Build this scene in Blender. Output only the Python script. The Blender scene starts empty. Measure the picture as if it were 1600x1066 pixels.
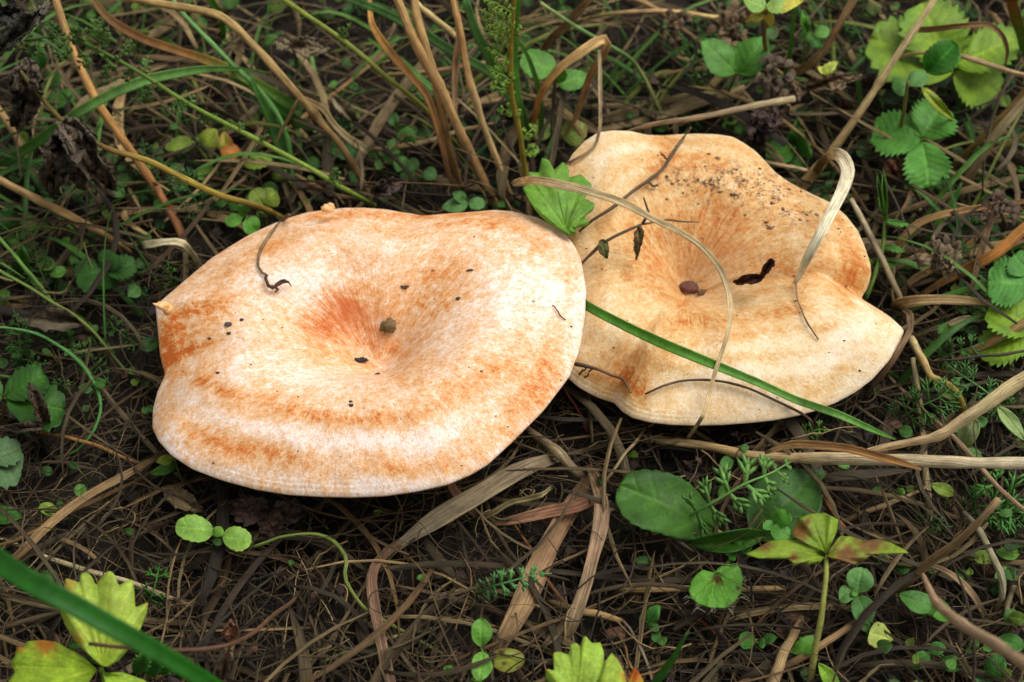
import bpy, math, random
import numpy as np
from mathutils import Vector, noise as mnoise
from mathutils.bvhtree import BVHTree

# ------------------------------------------------------------------ camera
HFOV = math.radians(42.0)
PITCH = math.radians(46.0)
DIST = 0.34
TARGET = np.array([0.0, 0.0, 0.030])
FWD = np.array([0.0, math.cos(PITCH), -math.sin(PITCH)])
RGT = np.array([1.0, 0.0, 0.0])
UPV = np.cross(RGT, FWD)
EYE = TARGET - FWD * DIST
TH = math.tan(HFOV / 2)

sc = bpy.context.scene
cam_d = bpy.data.cameras.new('camera')
cam = bpy.data.objects.new('camera', cam_d)
sc.collection.objects.link(cam)
cam.location = EYE
cam.rotation_euler = (math.pi / 2 - PITCH, 0, 0)
cam_d.sensor_width = 36.0
cam_d.lens = 18.0 / TH
cam_d.clip_start = 0.005
cam_d.clip_end = 500.0
cam_d.dof.use_dof = True
cam_d.dof.focus_distance = 0.325
cam_d.dof.aperture_fstop = 20.0
sc.camera = cam

# ------------------------------------------------------------------ light: bright overcast sky
SUN_EL, SUN_AZ = math.radians(64), math.radians(80)      # azimuth clockwise from +Y
world = bpy.data.worlds.new('World'); sc.world = world
world.use_nodes = True
wn, wl = world.node_tree.nodes, world.node_tree.links
wn.clear()
sky = wn.new('ShaderNodeTexSky'); sky.sky_type = 'NISHITA'; sky.sun_disc = False
sky.sun_elevation = SUN_EL; sky.sun_rotation = SUN_AZ
sky.dust_density = 4.0; sky.ozone_density = 1.0
hsv = wn.new('ShaderNodeHueSaturation'); hsv.inputs['Saturation'].default_value = 0.03
bg = wn.new('ShaderNodeBackground'); bg.inputs['Strength'].default_value = 0.11
wo = wn.new('ShaderNodeOutputWorld')
wl.new(sky.outputs[0], hsv.inputs['Color']); wl.new(hsv.outputs[0], bg.inputs['Color']); wl.new(bg.outputs[0], wo.inputs[0])
sun_d = bpy.data.lights.new('sun', 'SUN'); sun_d.energy = 1.5; sun_d.angle = math.radians(50)
sun_d.color = (1.0, 0.97, 0.92)
sun = bpy.data.objects.new('sun', sun_d); sc.collection.objects.link(sun)
sd = Vector((math.sin(SUN_AZ) * math.cos(SUN_EL), math.cos(SUN_AZ) * math.cos(SUN_EL), math.sin(SUN_EL)))
sun.rotation_euler = sd.to_track_quat('Z', 'Y').to_euler()
sun.location = (0.2, 0.2, 1.0)
sc.view_settings.view_transform = 'Standard'
sc.view_settings.look = 'None'
sc.view_settings.exposure = 0.36
sc.view_settings.gamma = 1.0
sc.view_settings.use_curve_mapping = False
sc.cycles.max_bounces = 6

random.seed(7)
RNG = np.random.default_rng(7)

# ------------------------------------------------------------------ pixel <-> world
def ray(px, py):
    return FWD + RGT * ((px - 800) / 800 * TH) + UPV * (-(py - 533) / 800 * TH)
def P(px, py, z):
    d = ray(px, py)
    return EYE + d * ((z - EYE[2]) / d[2])
def proj(p):
    q = np.asarray(p) - EYE
    w = q @ FWD
    return np.stack([800 + (q @ RGT) / w / TH * 800, 533 - (q @ UPV) / w / TH * 800], -1)
def mpp(p):
    return ((np.asarray(p) - EYE) @ FWD) * TH / 800
def lin(c):
    c = np.asarray(c, float) / 255.0
    return np.where(c <= 0.04045, c / 12.92, ((c + 0.055) / 1.055) ** 2.4)
def inpoly(poly, pts):
    poly = np.asarray(poly, float); pts = np.atleast_2d(pts)
    x, y = pts[:, 0], pts[:, 1]; r = np.zeros(len(pts), bool)
    n = len(poly)
    for i in range(n):
        x0, y0 = poly[i]; x1, y1 = poly[(i + 1) % n]
        c = (y0 > y) != (y1 > y)
        with np.errstate(divide='ignore', invalid='ignore'):
            r ^= c & (x < (x1 - x0) * (y - y0) / (y1 - y0) + x0)
    return r

# ------------------------------------------------------------------ object helpers
COL = sc.collection
def make_mesh(name, V, F, attrs, smooth=True):
    me = bpy.data.meshes.new(name)
    me.from_pydata(np.asarray(V, float).tolist(), [], F if isinstance(F, list) else np.asarray(F).tolist())
    if smooth:
        me.polygons.foreach_set('use_smooth', np.ones(len(me.polygons), bool))
    n = len(V)
    for k, a in (attrs or {}).items():
        a = np.asarray(a, np.float32)
        if k == 'Col':
            at = me.attributes.new('Col', 'FLOAT_COLOR', 'POINT')
            full = np.ones((n, 4), np.float32); full[:, :3] = a
            at.data.foreach_set('color', full.ravel())
        elif a.ndim == 1:
            at = me.attributes.new(k, 'FLOAT', 'POINT'); at.data.foreach_set('value', a)
        else:
            at = me.attributes.new(k, 'FLOAT_VECTOR', 'POINT'); at.data.foreach_set('vector', a.ravel())
    me.update()
    return me
def tag(o, label=None, cat=None, group=None, kind=None):
    if label: o['label'] = label
    if cat: o['category'] = cat
    if group: o['group'] = group
    if kind: o['kind'] = kind
    return o
def emit(name, geo, mat, parent=None, origin=None, label=None, cat=None, group=None, kind=None):
    V, F, at = geo
    V = np.asarray(V, float)
    if parent is not None:
        org = np.array(parent['_o'])
    else:
        org = np.asarray(origin if origin is not None else V[np.argmin(V[:, 2])], float)
    me = make_mesh(name, V - org, F, at)
    me.materials.append(mat)
    o = bpy.data.objects.new(name, me); COL.objects.link(o)
    if parent is not None:
        o.parent = parent
        o['_o'] = [float(v) for v in org]
    else:
        o.location = org; o['_o'] = [float(v) for v in org]
    return tag(o, label, cat, group, kind)
def thing(name, label, cat, origin, group=None):
    o = bpy.data.objects.new(name, None); COL.objects.link(o)
    o.location = origin; o['_o'] = [float(v) for v in origin]
    o.empty_display_size = 0.005
    return tag(o, label, cat, group)
def join(geos):
    Vs, Fs, off = [], [], 0
    keys = set(geos[0][2].keys())
    for g in geos: keys &= set(g[2].keys())
    at = {k: [] for k in keys}
    for V, F, a in geos:
        Vs.append(V)
        Fs += [[i + off for i in f] for f in (F if isinstance(F, list) else np.asarray(F).tolist())]
        off += len(V)
        for k in keys: at[k].append(np.asarray(a[k]))
    return np.concatenate(Vs), Fs, {k: np.concatenate(v) for k, v in at.items()}

def crom(pts, n):
    pts = np.asarray(pts, float)
    if len(pts) == 2:
        t = np.linspace(0, 1, n)[:, None]
        return pts[0] * (1 - t) + pts[1] * t
    e = np.concatenate([[2 * pts[0] - pts[1]], pts, [2 * pts[-1] - pts[-2]]])
    m = len(pts) - 1
    seg = np.linalg.norm(np.diff(pts[:, :3], axis=0), axis=1); cum = np.concatenate([[0], np.cumsum(seg)])
    s = np.linspace(0, cum[-1], n)
    i = np.clip(np.searchsorted(cum, s, 'right') - 1, 0, m - 1)
    t = ((s - cum[i]) / np.maximum(seg[i], 1e-9))[:, None]
    p0, p1, p2, p3 = e[i], e[i + 1], e[i + 2], e[i + 3]
    k = 0.42
    m1, m2 = (p2 - p0) * k, (p3 - p1) * k
    return (2*t**3 - 3*t**2 + 1) * p1 + (t**3 - 2*t**2 + t) * m1 + (-2*t**3 + 3*t**2) * p2 + (t**3 - t**2) * m2
def nrm(v):
    return v / np.maximum(np.linalg.norm(v, axis=-1, keepdims=True), 1e-12)

BVH = {}
def hit(px, py, which):
    d = Vector(ray(px, py)).normalized()
    loc, nor, idx, dist = BVH[which].ray_cast(Vector(EYE), d)
    if loc is None: return None, None
    return np.array(loc), np.array(nor)
def W(p):
    """(px, py, z mm); 1000+o / 2000+o = lying on cap 1 / cap 2 with o mm clearance"""
    px, py, z = p
    if z >= 900:
        which = 1 if z < 1900 else 2
        o = (z - 1000 * which) / 1000.0
        h, n = hit(px, py, which)
        if h is None:
            return P(px, py, 0.030 + o)
        d = ray(px, py)
        return h - d * (o / abs(d[2]))
    return P(px, py, z / 1000.0)

def lerp_list(vals, t):
    vals = np.asarray(vals, float)
    if vals.ndim == 0: return np.full(len(t), float(vals))
    x = np.linspace(0, 1, len(vals))
    if vals.ndim == 1: return np.interp(t, x, vals)
    return np.stack([np.interp(t, x, vals[:, i]) for i in range(vals.shape[1])], -1)
def wob(n, amp, seed, freq=3.0):
    t = np.linspace(0, 1, n)
    r = np.random.default_rng(seed)
    a = np.zeros((n, 3))
    for k in range(1, 4):
        a += np.sin(t[:, None] * freq * k * 2.1 + r.uniform(0, 6.28, 3)) * amp / k
    return a
_seed = [100]
def nseed():
    _seed[0] += 1
    return _seed[0]

# ribbon with thickness, in world space
def ribbon_w(C, hw, cols, fold=0.3, roll=0.0, twist=0.0, th=0.00022, m=2, seed=0, up=None):
    n = len(C)
    T = nrm(np.gradient(C, axis=0))
    V = nrm(EYE - C) if up is None else np.tile(np.asarray(up, float), (n, 1))
    Wd = nrm(np.cross(T, V)); N = nrm(np.cross(Wd, T))
    t = np.linspace(0, 1, n)
    a = (roll + twist * (t - 0.5))[:, None]
    W2 = Wd * np.cos(a) + N * np.sin(a); N2 = -Wd * np.sin(a) + N * np.cos(a)
    s = np.linspace(-1, 1, 2 * m + 1)
    k = len(s)
    hwv = np.asarray(hw)[:, None, None]
    top = C[:, None, :] + W2[:, None, :] * s[None, :, None] * hwv + N2[:, None, :] * (fold * (np.abs(s) ** 1.4)[None, :, None] * hwv)
    bot = top - N2[:, None, :] * th
    allv = np.concatenate([top.reshape(-1, 3), bot.reshape(-1, 3)])
    i, j = np.meshgrid(np.arange(n - 1), np.arange(k - 1), indexing='ij')
    a0 = (i * k + j).ravel(); o = n * k
    F = np.stack([a0, a0 + 1, a0 + k + 1, a0 + k], -1)
    G = F[:, ::-1] + o
    e = np.arange(n - 1)
    l0 = e * k
    L = np.stack([l0, l0 + k, l0 + k + o, l0 + o], -1)
    r0 = e * k + k - 1
    R = np.stack([r0, r0 + o, r0 + k + o, r0 + k], -1)
    c = np.arange(k - 1)
    S = np.stack([c, c + o, c + 1 + o, c + 1], -1)
    z = (n - 1) * k
    E = np.stack([z + c, z + c + 1, z + c + 1 + o, z + c + o], -1)
    Fa = np.concatenate([F, G, L, R, S, E]).tolist()
    length = np.concatenate([[0], np.cumsum(np.linalg.norm(np.diff(C, axis=0), axis=1))])
    col = lerp_list(np.atleast_2d(cols), t) if np.ndim(cols) > 1 else np.tile(cols, (n, 1))
    Cc = np.repeat(col, k, 0)
    st = np.stack([np.repeat(length, k), (s[None, :] * np.asarray(hw)[:, None]).ravel(), np.full(n * k, (seed * 0.137) % 50)], -1)
    return allv, Fa, {'Col': np.concatenate([Cc, Cc]), 'st': np.concatenate([st, st])}
def tube_w(C, rad, cols, sides=8, seed=0, nodes=()):
    n = len(C)
    T = nrm(np.gradient(C, axis=0))
    ref = np.array([0.31, 0.22, 0.92])
    A = nrm(np.cross(T, ref)); B = np.cross(T, A)
    t = np.linspace(0, 1, n)
    rad = np.array(rad, float)
    for nd in nodes:
        rad = rad * (1 + 0.45 * np.exp(-((t - nd) / 0.012) ** 2))
    ang = np.linspace(0, 2 * math.pi, sides, endpoint=False)
    V = (C[:, None, :] + rad[:, None, None] * (A[:, None, :] * np.cos(ang)[None, :, None] + B[:, None, :] * np.sin(ang)[None, :, None])).reshape(-1, 3)
    i, j = np.meshgrid(np.arange(n - 1), np.arange(sides), indexing='ij')
    j2 = (j + 1) % sides
    F = np.stack([i * sides + j, i * sides + j2, (i + 1) * sides + j2, (i + 1) * sides + j], -1).reshape(-1, 4).tolist()
    F.append(list(range(sides))[::-1]); F.append([(n - 1) * sides + q for q in range(sides)])
    length = np.concatenate([[0], np.cumsum(np.linalg.norm(np.diff(C, axis=0), axis=1))])
    col = lerp_list(np.atleast_2d(cols), t) if np.ndim(cols) > 1 else np.tile(cols, (n, 1))
    if len(nodes):
        for nd in nodes:
            col = col * (1 - 0.55 * np.exp(-((t - nd) / 0.010) ** 2))[:, None]
    st = np.stack([np.repeat(length, sides), (np.abs(ang - math.pi)[None, :] * rad[:, None]).ravel(), np.full(n * sides, (seed * 0.137) % 50)], -1)
    return V, F, {'Col': np.repeat(col, sides, 0), 'st': st}

def cols_of(c):
    c = np.asarray(c, float)
    return lin(c)
def path(pts, n=None, wobble=0.00025):
    w = np.array([W(p) for p in pts])
    L = np.sum(np.linalg.norm(np.diff(w, axis=0), axis=1))
    n = n or int(np.clip(L / 0.0022, 8, 70))
    C = crom(w, n)
    sd_ = nseed()
    e = np.sin(np.linspace(0, math.pi, n))[:, None]
    return C + wob(n, wobble, sd_) * e, sd_
def g_ribbon(pts, w, col, fold=0.3, roll=0.25, twist=0.3, th=0.00022, wobble=0.00025, m=2):
    C, s_ = path(pts, wobble=wobble)
    t = np.linspace(0, 1, len(C))
    hw = lerp_list(w, t) * 0.5 * mpp(C)
    r = np.random.default_rng(s_)
    hw = hw * (1 + 0.07 * np.sin(t * r.uniform(8, 20) + r.uniform(0, 6)))
    return ribbon_w(C, np.maximum(hw, 0.00008), cols_of(col), fold, roll * r.choice([-1, 1]), twist * r.choice([-1, 1]), th, m, s_)
def g_tube(pts, w, col, sides=8, nodes=(), wobble=0.0002):
    C, s_ = path(pts, wobble=wobble)
    t = np.linspace(0, 1, len(C))
    r = lerp_list(w, t) * 0.5 * mpp(C)
    q = np.random.default_rng(s_ + 5)
    r = r * (1 + 0.05 * np.sin(t * q.uniform(15, 40) + q.uniform(0, 6)) + 0.05 * np.sin(t * q.uniform(40, 90)))
    return tube_w(C, np.maximum(r, 0.00008), cols_of(col), sides, s_, nodes)

# ------------------------------------------------------------------ leaves
SHAPES = {'ovate': (0.55, 0.85), 'round': (0.5, 0.5), 'obovate': (0.85, 0.45), 'lance': (0.7, 1.0), 'ellip': (0.6, 0.6), 'spoon': (1.2, 0.45), 'straw': (0.60, 0.42)}
def thick(top, n, k, th, at):
    """give a grid sheet (n x k) a thickness along its own normals"""
    g = top.reshape(n, k, 3)
    du = np.gradient(g, axis=0); dv = np.gradient(g, axis=1)
    N = nrm(np.cross(dv, du)); N = np.where(N[..., 2:3] < 0, -N, N)
    bot = (g - N * th).reshape(-1, 3)
    i, j = np.meshgrid(np.arange(n - 1), np.arange(k - 1), indexing='ij')
    a0 = (i * k + j).ravel(); o = n * k
    F = np.stack([a0, a0 + 1, a0 + k + 1, a0 + k], -1); G = F[:, ::-1] + o
    e = np.arange(n - 1); l0 = e * k; r0 = l0 + k - 1; c = np.arange(k - 1); z = (n - 1) * k
    Fa = np.concatenate([F, G, np.stack([l0, l0 + k, l0 + k + o, l0 + o], -1), np.stack([r0, r0 + o, r0 + k + o, r0 + k], -1),
                         np.stack([c, c + o, c + 1 + o, c + 1], -1), np.stack([z + c, z + c + 1, z + c + 1 + o, z + c + o], -1)]).tolist()
    return np.concatenate([top, bot]), Fa, {q: np.concatenate([v, v]) for q, v in at.items()}
def g_leaf(base, tip, wpx, shape='ovate', teeth=0, tamp=0.12, curl=0.12, fold=0.12, roll=0.0, col=(90, 140, 60), col2=None, veins=6, bend=0.0, crumple=0.0, th=0.00022, small=False, spots=0):
    """leaf spanning pixels base->tip; wpx full width in pixels; z of base/tip in mm; curl/fold/roll relative to its length"""
    sd_ = nseed(); r = np.random.default_rng(sd_)
    b = np.array(base[:2], float); tpx = np.array(tip[:2], float)
    bw, tw = W(base), W(tip)
    Lm = max(np.linalg.norm(tw - bw), 0.003)
    n = 20 if small else (64 if teeth or crumple else 36); m = 3 if small else 8
    t = np.linspace(0.0, 1, n)
    a_, b_ = SHAPES[shape]
    pk = a_ / (a_ + b_)
    tt = np.clip(t, 0.002, 0.998)
    w = (tt ** a_ * (1 - tt) ** b_) / (pk ** a_ * (1 - pk) ** b_)
    axis = tpx - b; per = np.array([-axis[1], axis[0]]) / np.linalg.norm(axis)
    s = np.linspace(-1, 1, 2 * m + 1)
    TT, SS = np.meshgrid(t, s, indexing='ij')
    ww = np.repeat(w[:, None], len(s), 1)
    shift = np.zeros_like(TT)
    if teeth:
        ph = (t * teeth) % 1.0
        saw = np.where(ph < 0.72, ph / 0.72, (1 - ph) / 0.28) - 0.5
        amp = tamp * np.clip((t - 0.12) * 5, 0, 1)
        edge = np.abs(SS) ** 4
        ww = ww * (1 + (saw * amp * 1.6)[:, None] * edge)
        shift = (amp * 0.45)[:, None] * edge * (saw + 0.5)[:, None] * 0.5
    ww = ww * (1 + 0.05 * np.sin(TT * r.uniform(4, 9) + r.uniform(0, 6)) * np.sign(SS))
    px = b + axis * (TT + shift)[..., None] + per * (ww * SS * wpx / 2)[..., None] + per * (bend * wpx * np.sin(TT * math.pi))[..., None]
    z = bw[2] + (tw[2] - bw[2]) * TT
    z = z + Lm * (curl * np.sin(TT * math.pi) - 0.35 * curl * SS ** 2 * 0 + fold * np.abs(SS) * ww * 0.5 + roll * SS * ww * 0.5)
    # quilted relief between the side veins
    if veins:
        f = ((TT - 0.42 * np.abs(SS) * ww * 0.6) * veins)
        d = np.abs(f - np.round(f)) / veins
        vein = np.exp(-(d / 0.016) ** 2) * np.clip(1.15 - np.abs(SS), 0, 1) * 0.7
        vein = np.maximum(vein, np.exp(-(np.abs(SS) / 0.09) ** 2))
        z = z - vein * Lm * 0.012
    else:
        vein = np.zeros_like(TT)
    z = z + Lm * 0.02 * np.sin(TT * 7 + SS * 3 + r.uniform(0, 6))
    if crumple:
        nz = np.zeros(TT.shape + (3,))
        for fr, am in ((2.2, 1.0), (5.5, 0.6), (13.0, 0.32)):
            nz += am * np.array([[mnoise.noise_vector(Vector((u * fr * 1.6, v * fr * 0.7, sd_ * 1.3 + fr))) for u, v in zip(ru, rv)] for ru, rv in zip(TT, SS)])
        z = z + Lm * crumple * 1.7 * nz[..., 2]
        px = px + nz[..., :2] * (np.linalg.norm(axis) * crumple * 0.9)
    dirs = FWD + RGT * ((px[..., :1] - 800) / 800 * TH) + UPV * (-(px[..., 1:] - 533) / 800 * TH)
    zz = np.maximum(z, 0.0005)
    top = EYE + dirs * ((zz - EYE[2])[..., None] / dirs[..., 2:])
    c1 = lin(col); c2 = lin(col2) if col2 is not None else c1
    mixf = np.clip((np.abs(SS) - 0.55) * 2.2 + (TT - 0.5) * 0.8 + 0.35 * np.sin(TT * 9 + SS * 4 + sd_), 0, 1)[..., None]
    C = c1 * (1 - mixf) + c2 * mixf
    for q in range(spots):
        u0, v0, rr = r.uniform(0.2, 0.9), r.uniform(-0.8, 0.8), r.uniform(0.04, 0.12)
        g = np.exp(-(((TT - u0) / rr) ** 2 + ((SS - v0) / (rr * 2)) ** 2) ** 1.5)[..., None]
        C = C * (1 - g) + lin((70, 45, 25)) * g
    st = np.stack([TT * Lm, SS * ww * wpx / 2 * mpp(bw), np.full_like(TT, (sd_ * 0.37) % 40)], -1)
    N, K = TT.shape
    return thick(top.reshape(-1, 3), N, K, th, {'Col': C.reshape(-1, 3), 'st': st.reshape(-1, 3), 'vein': vein.ravel()})

def g_polyleaf(outline, hub, z0, gx=0.0, gy=0.0, lobes=(), col=(150, 175, 60), col2=None, col2_at=(), ruffle=0.6, dome=2.0, th=0.00025, rings=18, n=150):
    """leaf from a traced outline; hub = where its veins meet; z0 mm at hub; gx, gy = mm of height per pixel; lobes = vein end pixels"""
    sd_ = nseed(); r = np.random.default_rng(sd_)
    o = np.asarray(outline, float)
    cl = np.concatenate([o, o[:1]])
    seg = np.linalg.norm(np.diff(cl, axis=0), axis=1); cum = np.concatenate([[0], np.cumsum(seg)])
    s = np.linspace(0, cum[-1], n, endpoint=False)
    O = np.stack([np.interp(s, cum, cl[:, 0]), np.interp(s, cum, cl[:, 1])], -1)
    O = 0.25 * np.roll(O, 1, 0) + 0.5 * O + 0.25 * np.roll(O, -1, 0)
    hub = np.asarray(hub, float)
    f = np.linspace(0.0, 1, rings)[:, None, None]
    px = hub + (O[None] - hub) * f
    size = np.max(np.linalg.norm(O - hub, axis=1))
    vein = np.zeros(px.shape[:2])
    for q in lobes:
        d = np.asarray(q, float) - hub; L2 = d @ d
        u = np.clip(((px - hub) @ d) / L2, 0, 1)
        dist = np.linalg.norm(px - (hub + u[..., None] * d), axis=-1)
        vein = np.maximum(vein, np.exp(-(dist / (size * 0.016 + 0.8)) ** 2) * (1 - 0.5 * u))
        for sgn in (-1, 1):
            for k in (0.25, 0.42, 0.6, 0.75):
                st_ = hub + d * k; dd = d * 0.30 + np.array([-d[1], d[0]]) * 0.22 * sgn
                uu = np.clip(((px - st_) @ dd) / (dd @ dd), 0, 1)
                ds = np.linalg.norm(px - (st_ + uu[..., None] * dd), axis=-1)
                vein = np.maximum(vein, 0.6 * np.exp(-(ds / (size * 0.012 + 0.6)) ** 2) * (1 - 0.6 * uu))
    rel = px - hub
    z = z0 + gx * rel[..., 0] + gy * rel[..., 1] + dome * np.sin(f[..., 0] * math.pi * 0.9) - 0.35 * vein
    ang = np.arctan2(rel[..., 1], rel[..., 0])
    z = z + ruffle * f[..., 0] ** 2 * (np.sin(ang * 9 + sd_) + 0.6 * np.sin(ang * 17 + 1))
    z = np.maximum(z, 0.6) / 1000
    dirs = FWD + RGT * ((px[..., :1] - 800) / 800 * TH) + UPV * (-(px[..., 1:] - 533) / 800 * TH)
    top = EYE + dirs * ((z - EYE[2])[..., None] / dirs[..., 2:])
    c1 = lin(col); C = np.tile(c1, px.shape[:2] + (1,))
    if col2 is not None:
        g = np.zeros(px.shape[:2])
        for (x, y, rr) in col2_at:
            nz = 1 + 0.35 * np.sin(px[..., 0] * 0.31 + sd_) * np.sin(px[..., 1] * 0.27)
            g = np.maximum(g, np.clip(1.6 - np.hypot(px[..., 0] - x, px[..., 1] - y) / (rr * nz), 0, 1))
        C = C * (1 - g[..., None]) + lin(col2) * g[..., None]
    bot = top - np.array([0, 0, th])
    R_, K = px.shape[:2]
    i, j = np.meshgrid(np.arange(R_ - 1), np.arange(K), indexing='ij'); j2 = (j + 1) % K
    F = np.stack([i * K + j, (i + 1) * K + j, (i + 1) * K + j2, i * K + j2], -1).reshape(-1, 4)
    off = R_ * K
    e = np.arange(K); e2 = (e + 1) % K; z_ = (R_ - 1) * K
    S = np.stack([z_ + e, z_ + e + off, z_ + e2 + off, z_ + e2], -1)
    Fa = np.concatenate([F, F[:, ::-1] + off, S]).tolist()
    st = np.concatenate([rel * mpp(top[0, 0]), np.full(px.shape[:2] + (1,), (sd_ * 0.37) % 40)], -1).reshape(-1, 3)
    at = {'Col': C.reshape(-1, 3), 'st': st, 'vein': vein.ravel()}
    return np.concatenate([top.reshape(-1, 3), bot.reshape(-1, 3)]), Fa, {q: np.concatenate([v, v]) for q, v in at.items()}

def g_pinna(o, d, n, L, w, col, lobes, seed):
    """one feathery pinna: a flat tapering axis with forked narrow lobes, world space"""
    r = np.random.default_rng(seed)
    d = nrm(d); side = nrm(np.cross(n, d)); out = []
    def finger(a, v, l, ww):
        sv = nrm(np.cross(n, v))
        q = np.array([a - sv * ww * 0.5, a + sv * ww * 0.5, a + v * l * 0.6 + sv * ww * 0.6 + n * ww * 0.25, a + v * l, a + v * l * 0.6 - sv * ww * 0.6 + n * ww * 0.25,
                      a - n * ww * 0.5, a + v * l * 0.55 - n * ww * 0.35])
        f = [[0, 1, 2, 4], [4, 2, 3], [1, 0, 5], [0, 4, 6, 5], [5, 6, 2, 1], [6, 4, 3], [2, 6, 3]]
        c = np.tile(col * r.uniform(0.8, 1.15), (7, 1))
        s = np.stack([np.array([0, 0, .5, 1, .5, 0, .5]) * l, np.array([-1, 1, 1, 0, -1, 0, 0]) * ww * 0.5, np.full(7, seed % 40)], -1)
        out.append((q, f, {'Col': c, 'st': s, 'vein': np.zeros(7)}))
    finger(o, d, L, w)
    for k in range(lobes):
        u = (k + 1) / (lobes + 1) * 0.85
        for sg in (-1, 1):
            v = nrm(d * r.uniform(0.8, 1.1) + side * sg * r.uniform(0.5, 0.85) + n * r.uniform(-0.2, 0.35))
            finger(o + d * L * u, v, L * (0.62 - 0.25 * u) * r.uniform(0.75, 1.2), w * 0.8)
    return join(out)
def feather(name, label, cat, pts, n, wl, col, w=2.2, lobes=2, stem_w=3, group=None, parent=None, hang=0.0, one=False, droop=0.0):
    """pinnate feathery leaf: midrib + a pair of pinnae at each step, each pinna its own part"""
    C, s_ = path(pts)
    t = np.linspace(0, 1, len(C)); T = nrm(np.gradient(C, axis=0))
    V = nrm(EYE - C); S = nrm(np.cross(T, V)); N = nrm(np.cross(S, T))
    k = mpp(C)
    rad = np.maximum(lerp_list([stem_w, stem_w * 0.45], t) * 0.5 * k, 0.0001)
    rt = parent if parent is not None else thing(name, label, cat, C[0], group)
    r = np.random.default_rng(s_)
    c = lin(col)
    stem = tube_w(C, rad, np.stack([c * 0.9, c * 1.1]), 6, s_)
    stem[2]['vein'] = np.zeros(len(stem[0]))
    geos = []
    for i in range(n):
        u = (i + 0.6) / n
        q = min(int(u * (len(C) - 1)), len(C) - 1)
        env = 1.35 * wl * k[q] * (math.sin(math.pi * min(1, 0.12 + u * 0.86)) ** 0.6) * (1.0 if u < 0.85 else 0.7)
        for sg in (-1, 1):
            d = S[q] * sg + T[q] * r.uniform(0.35, 0.7) + N[q] * r.uniform(-0.15, 0.4) + np.array([0, 0, -hang])
            geos.append(g_pinna(C[q], d, N[q], env * r.uniform(0.8, 1.15), w * k[q], c * r.uniform(0.85, 1.15), lobes, s_ * 31 + i * 2 + sg))
    if one:
        return join([stem] + geos)
    emit('midrib', stem, M['leaf'], rt)
    for g in geos: emit('pinna', g, M['leaf'], rt)
    return rt

def g_lump(c, size, col, seed=0, rough=0.35, flat=1.0, n=14):
    u = np.linspace(0, math.pi, n); v = np.linspace(0, 2 * math.pi, n * 2, endpoint=False)
    U, Vv = np.meshgrid(u, v, indexing='ij')
    d = np.stack([np.sin(U) * np.cos(Vv), np.sin(U) * np.sin(Vv), np.cos(U)], -1).reshape(-1, 3)
    rr = np.array([1 + rough * (mnoise.noise(Vector(q * 1.7 + seed * 3.1)) + 0.5 * mnoise.noise(Vector(q * 4.1 + seed))) for q in d])
    size = np.asarray(size, float) * np.ones(3)
    Vt = c + d * rr[:, None] * size * np.array([1, 1, flat])
    K = n * 2
    i, j = np.meshgrid(np.arange(n - 1), np.arange(K), indexing='ij'); j2 = (j + 1) % K
    F = np.stack([i * K + j, (i + 1) * K + j, (i + 1) * K + j2, i * K + j2], -1).reshape(-1, 4).tolist()
    cc = lin(col) * (0.75 + 0.5 * np.clip(rr - 0.6, 0, 1))[:, None]
    return Vt, F, {'Col': cc, 'st': np.concatenate([d[:, :2] * size[0], np.full((len(d), 1), seed % 40)], -1), 'vein': np.zeros(len(d))}

# ------------------------------------------------------------------ materials
def mat(name):
    m = bpy.data.materials.new(name); m.use_nodes = True
    nt = m.node_tree; nt.nodes.clear()
    out = nt.nodes.new('ShaderNodeOutputMaterial')
    b = nt.nodes.new('ShaderNodeBsdfPrincipled')
    nt.links.new(b.outputs[0], out.inputs[0])
    return m, nt, b, out
def nd(nt, t, **kw):
    n = nt.nodes.new(t)
    for k, v in kw.items():
        if hasattr(n, k): setattr(n, k, v)
        else: n.inputs[k].default_value = v
    return n
def attr(nt, name, out='Vector'):
    a = nt.nodes.new('ShaderNodeAttribute'); a.attribute_name = name
    return a.outputs[out]
def math_(nt, op, a, b=None, c=None, clamp=False):
    n = nt.nodes.new('ShaderNodeMath'); n.operation = op; n.use_clamp = clamp
    for i, v in enumerate((a, b, c)):
        if v is None: continue
        if hasattr(v, 'is_linked') or hasattr(v, 'links'): nt.links.new(v, n.inputs[i])
        else: n.inputs[i].default_value = v
    return n.outputs[0]
def vscale(nt, v, s):
    n = nt.nodes.new('ShaderNodeVectorMath'); n.operation = 'MULTIPLY'
    nt.links.new(v, n.inputs[0]); n.inputs[1].default_value = s
    return n.outputs[0]
def noise_(nt, v, scale=1.0, detail=4.0, rough=0.6):
    n = nt.nodes.new('ShaderNodeTexNoise'); nt.links.new(v, n.inputs['Vector'])
    n.inputs['Scale'].default_value = scale; n.inputs['Detail'].default_value = detail; n.inputs['Roughness'].default_value = rough
    return n.outputs[0]
def mixc(nt, f, a, b, mode='MIX'):
    n = nt.nodes.new('ShaderNodeMix'); n.data_type = 'RGBA'; n.blend_type = mode
    for i, v in ((0, f), (6, a), (7, b)):
        if hasattr(v, 'links'): nt.links.new(v, n.inputs[i])
        elif i == 0: n.inputs[0].default_value = v
        else: n.inputs[i].default_value = (*v, 1) if len(v) == 3 else v
    return n.outputs[2]
def rng_(nt, v, a, b, c, d):
    n = nt.nodes.new('ShaderNodeMapRange'); nt.links.new(v, n.inputs[0])
    for i, q in enumerate((a, b, c, d)): n.inputs[i + 1].default_value = q
    return n.outputs[0]
def bump_(nt, bsdf, h, strength, dist):
    n = nt.nodes.new('ShaderNodeBump'); n.inputs['Strength'].default_value = strength; n.inputs['Distance'].default_value = dist
    nt.links.new(h, n.inputs['Height']); nt.links.new(n.outputs[0], bsdf.inputs['Normal'])

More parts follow.
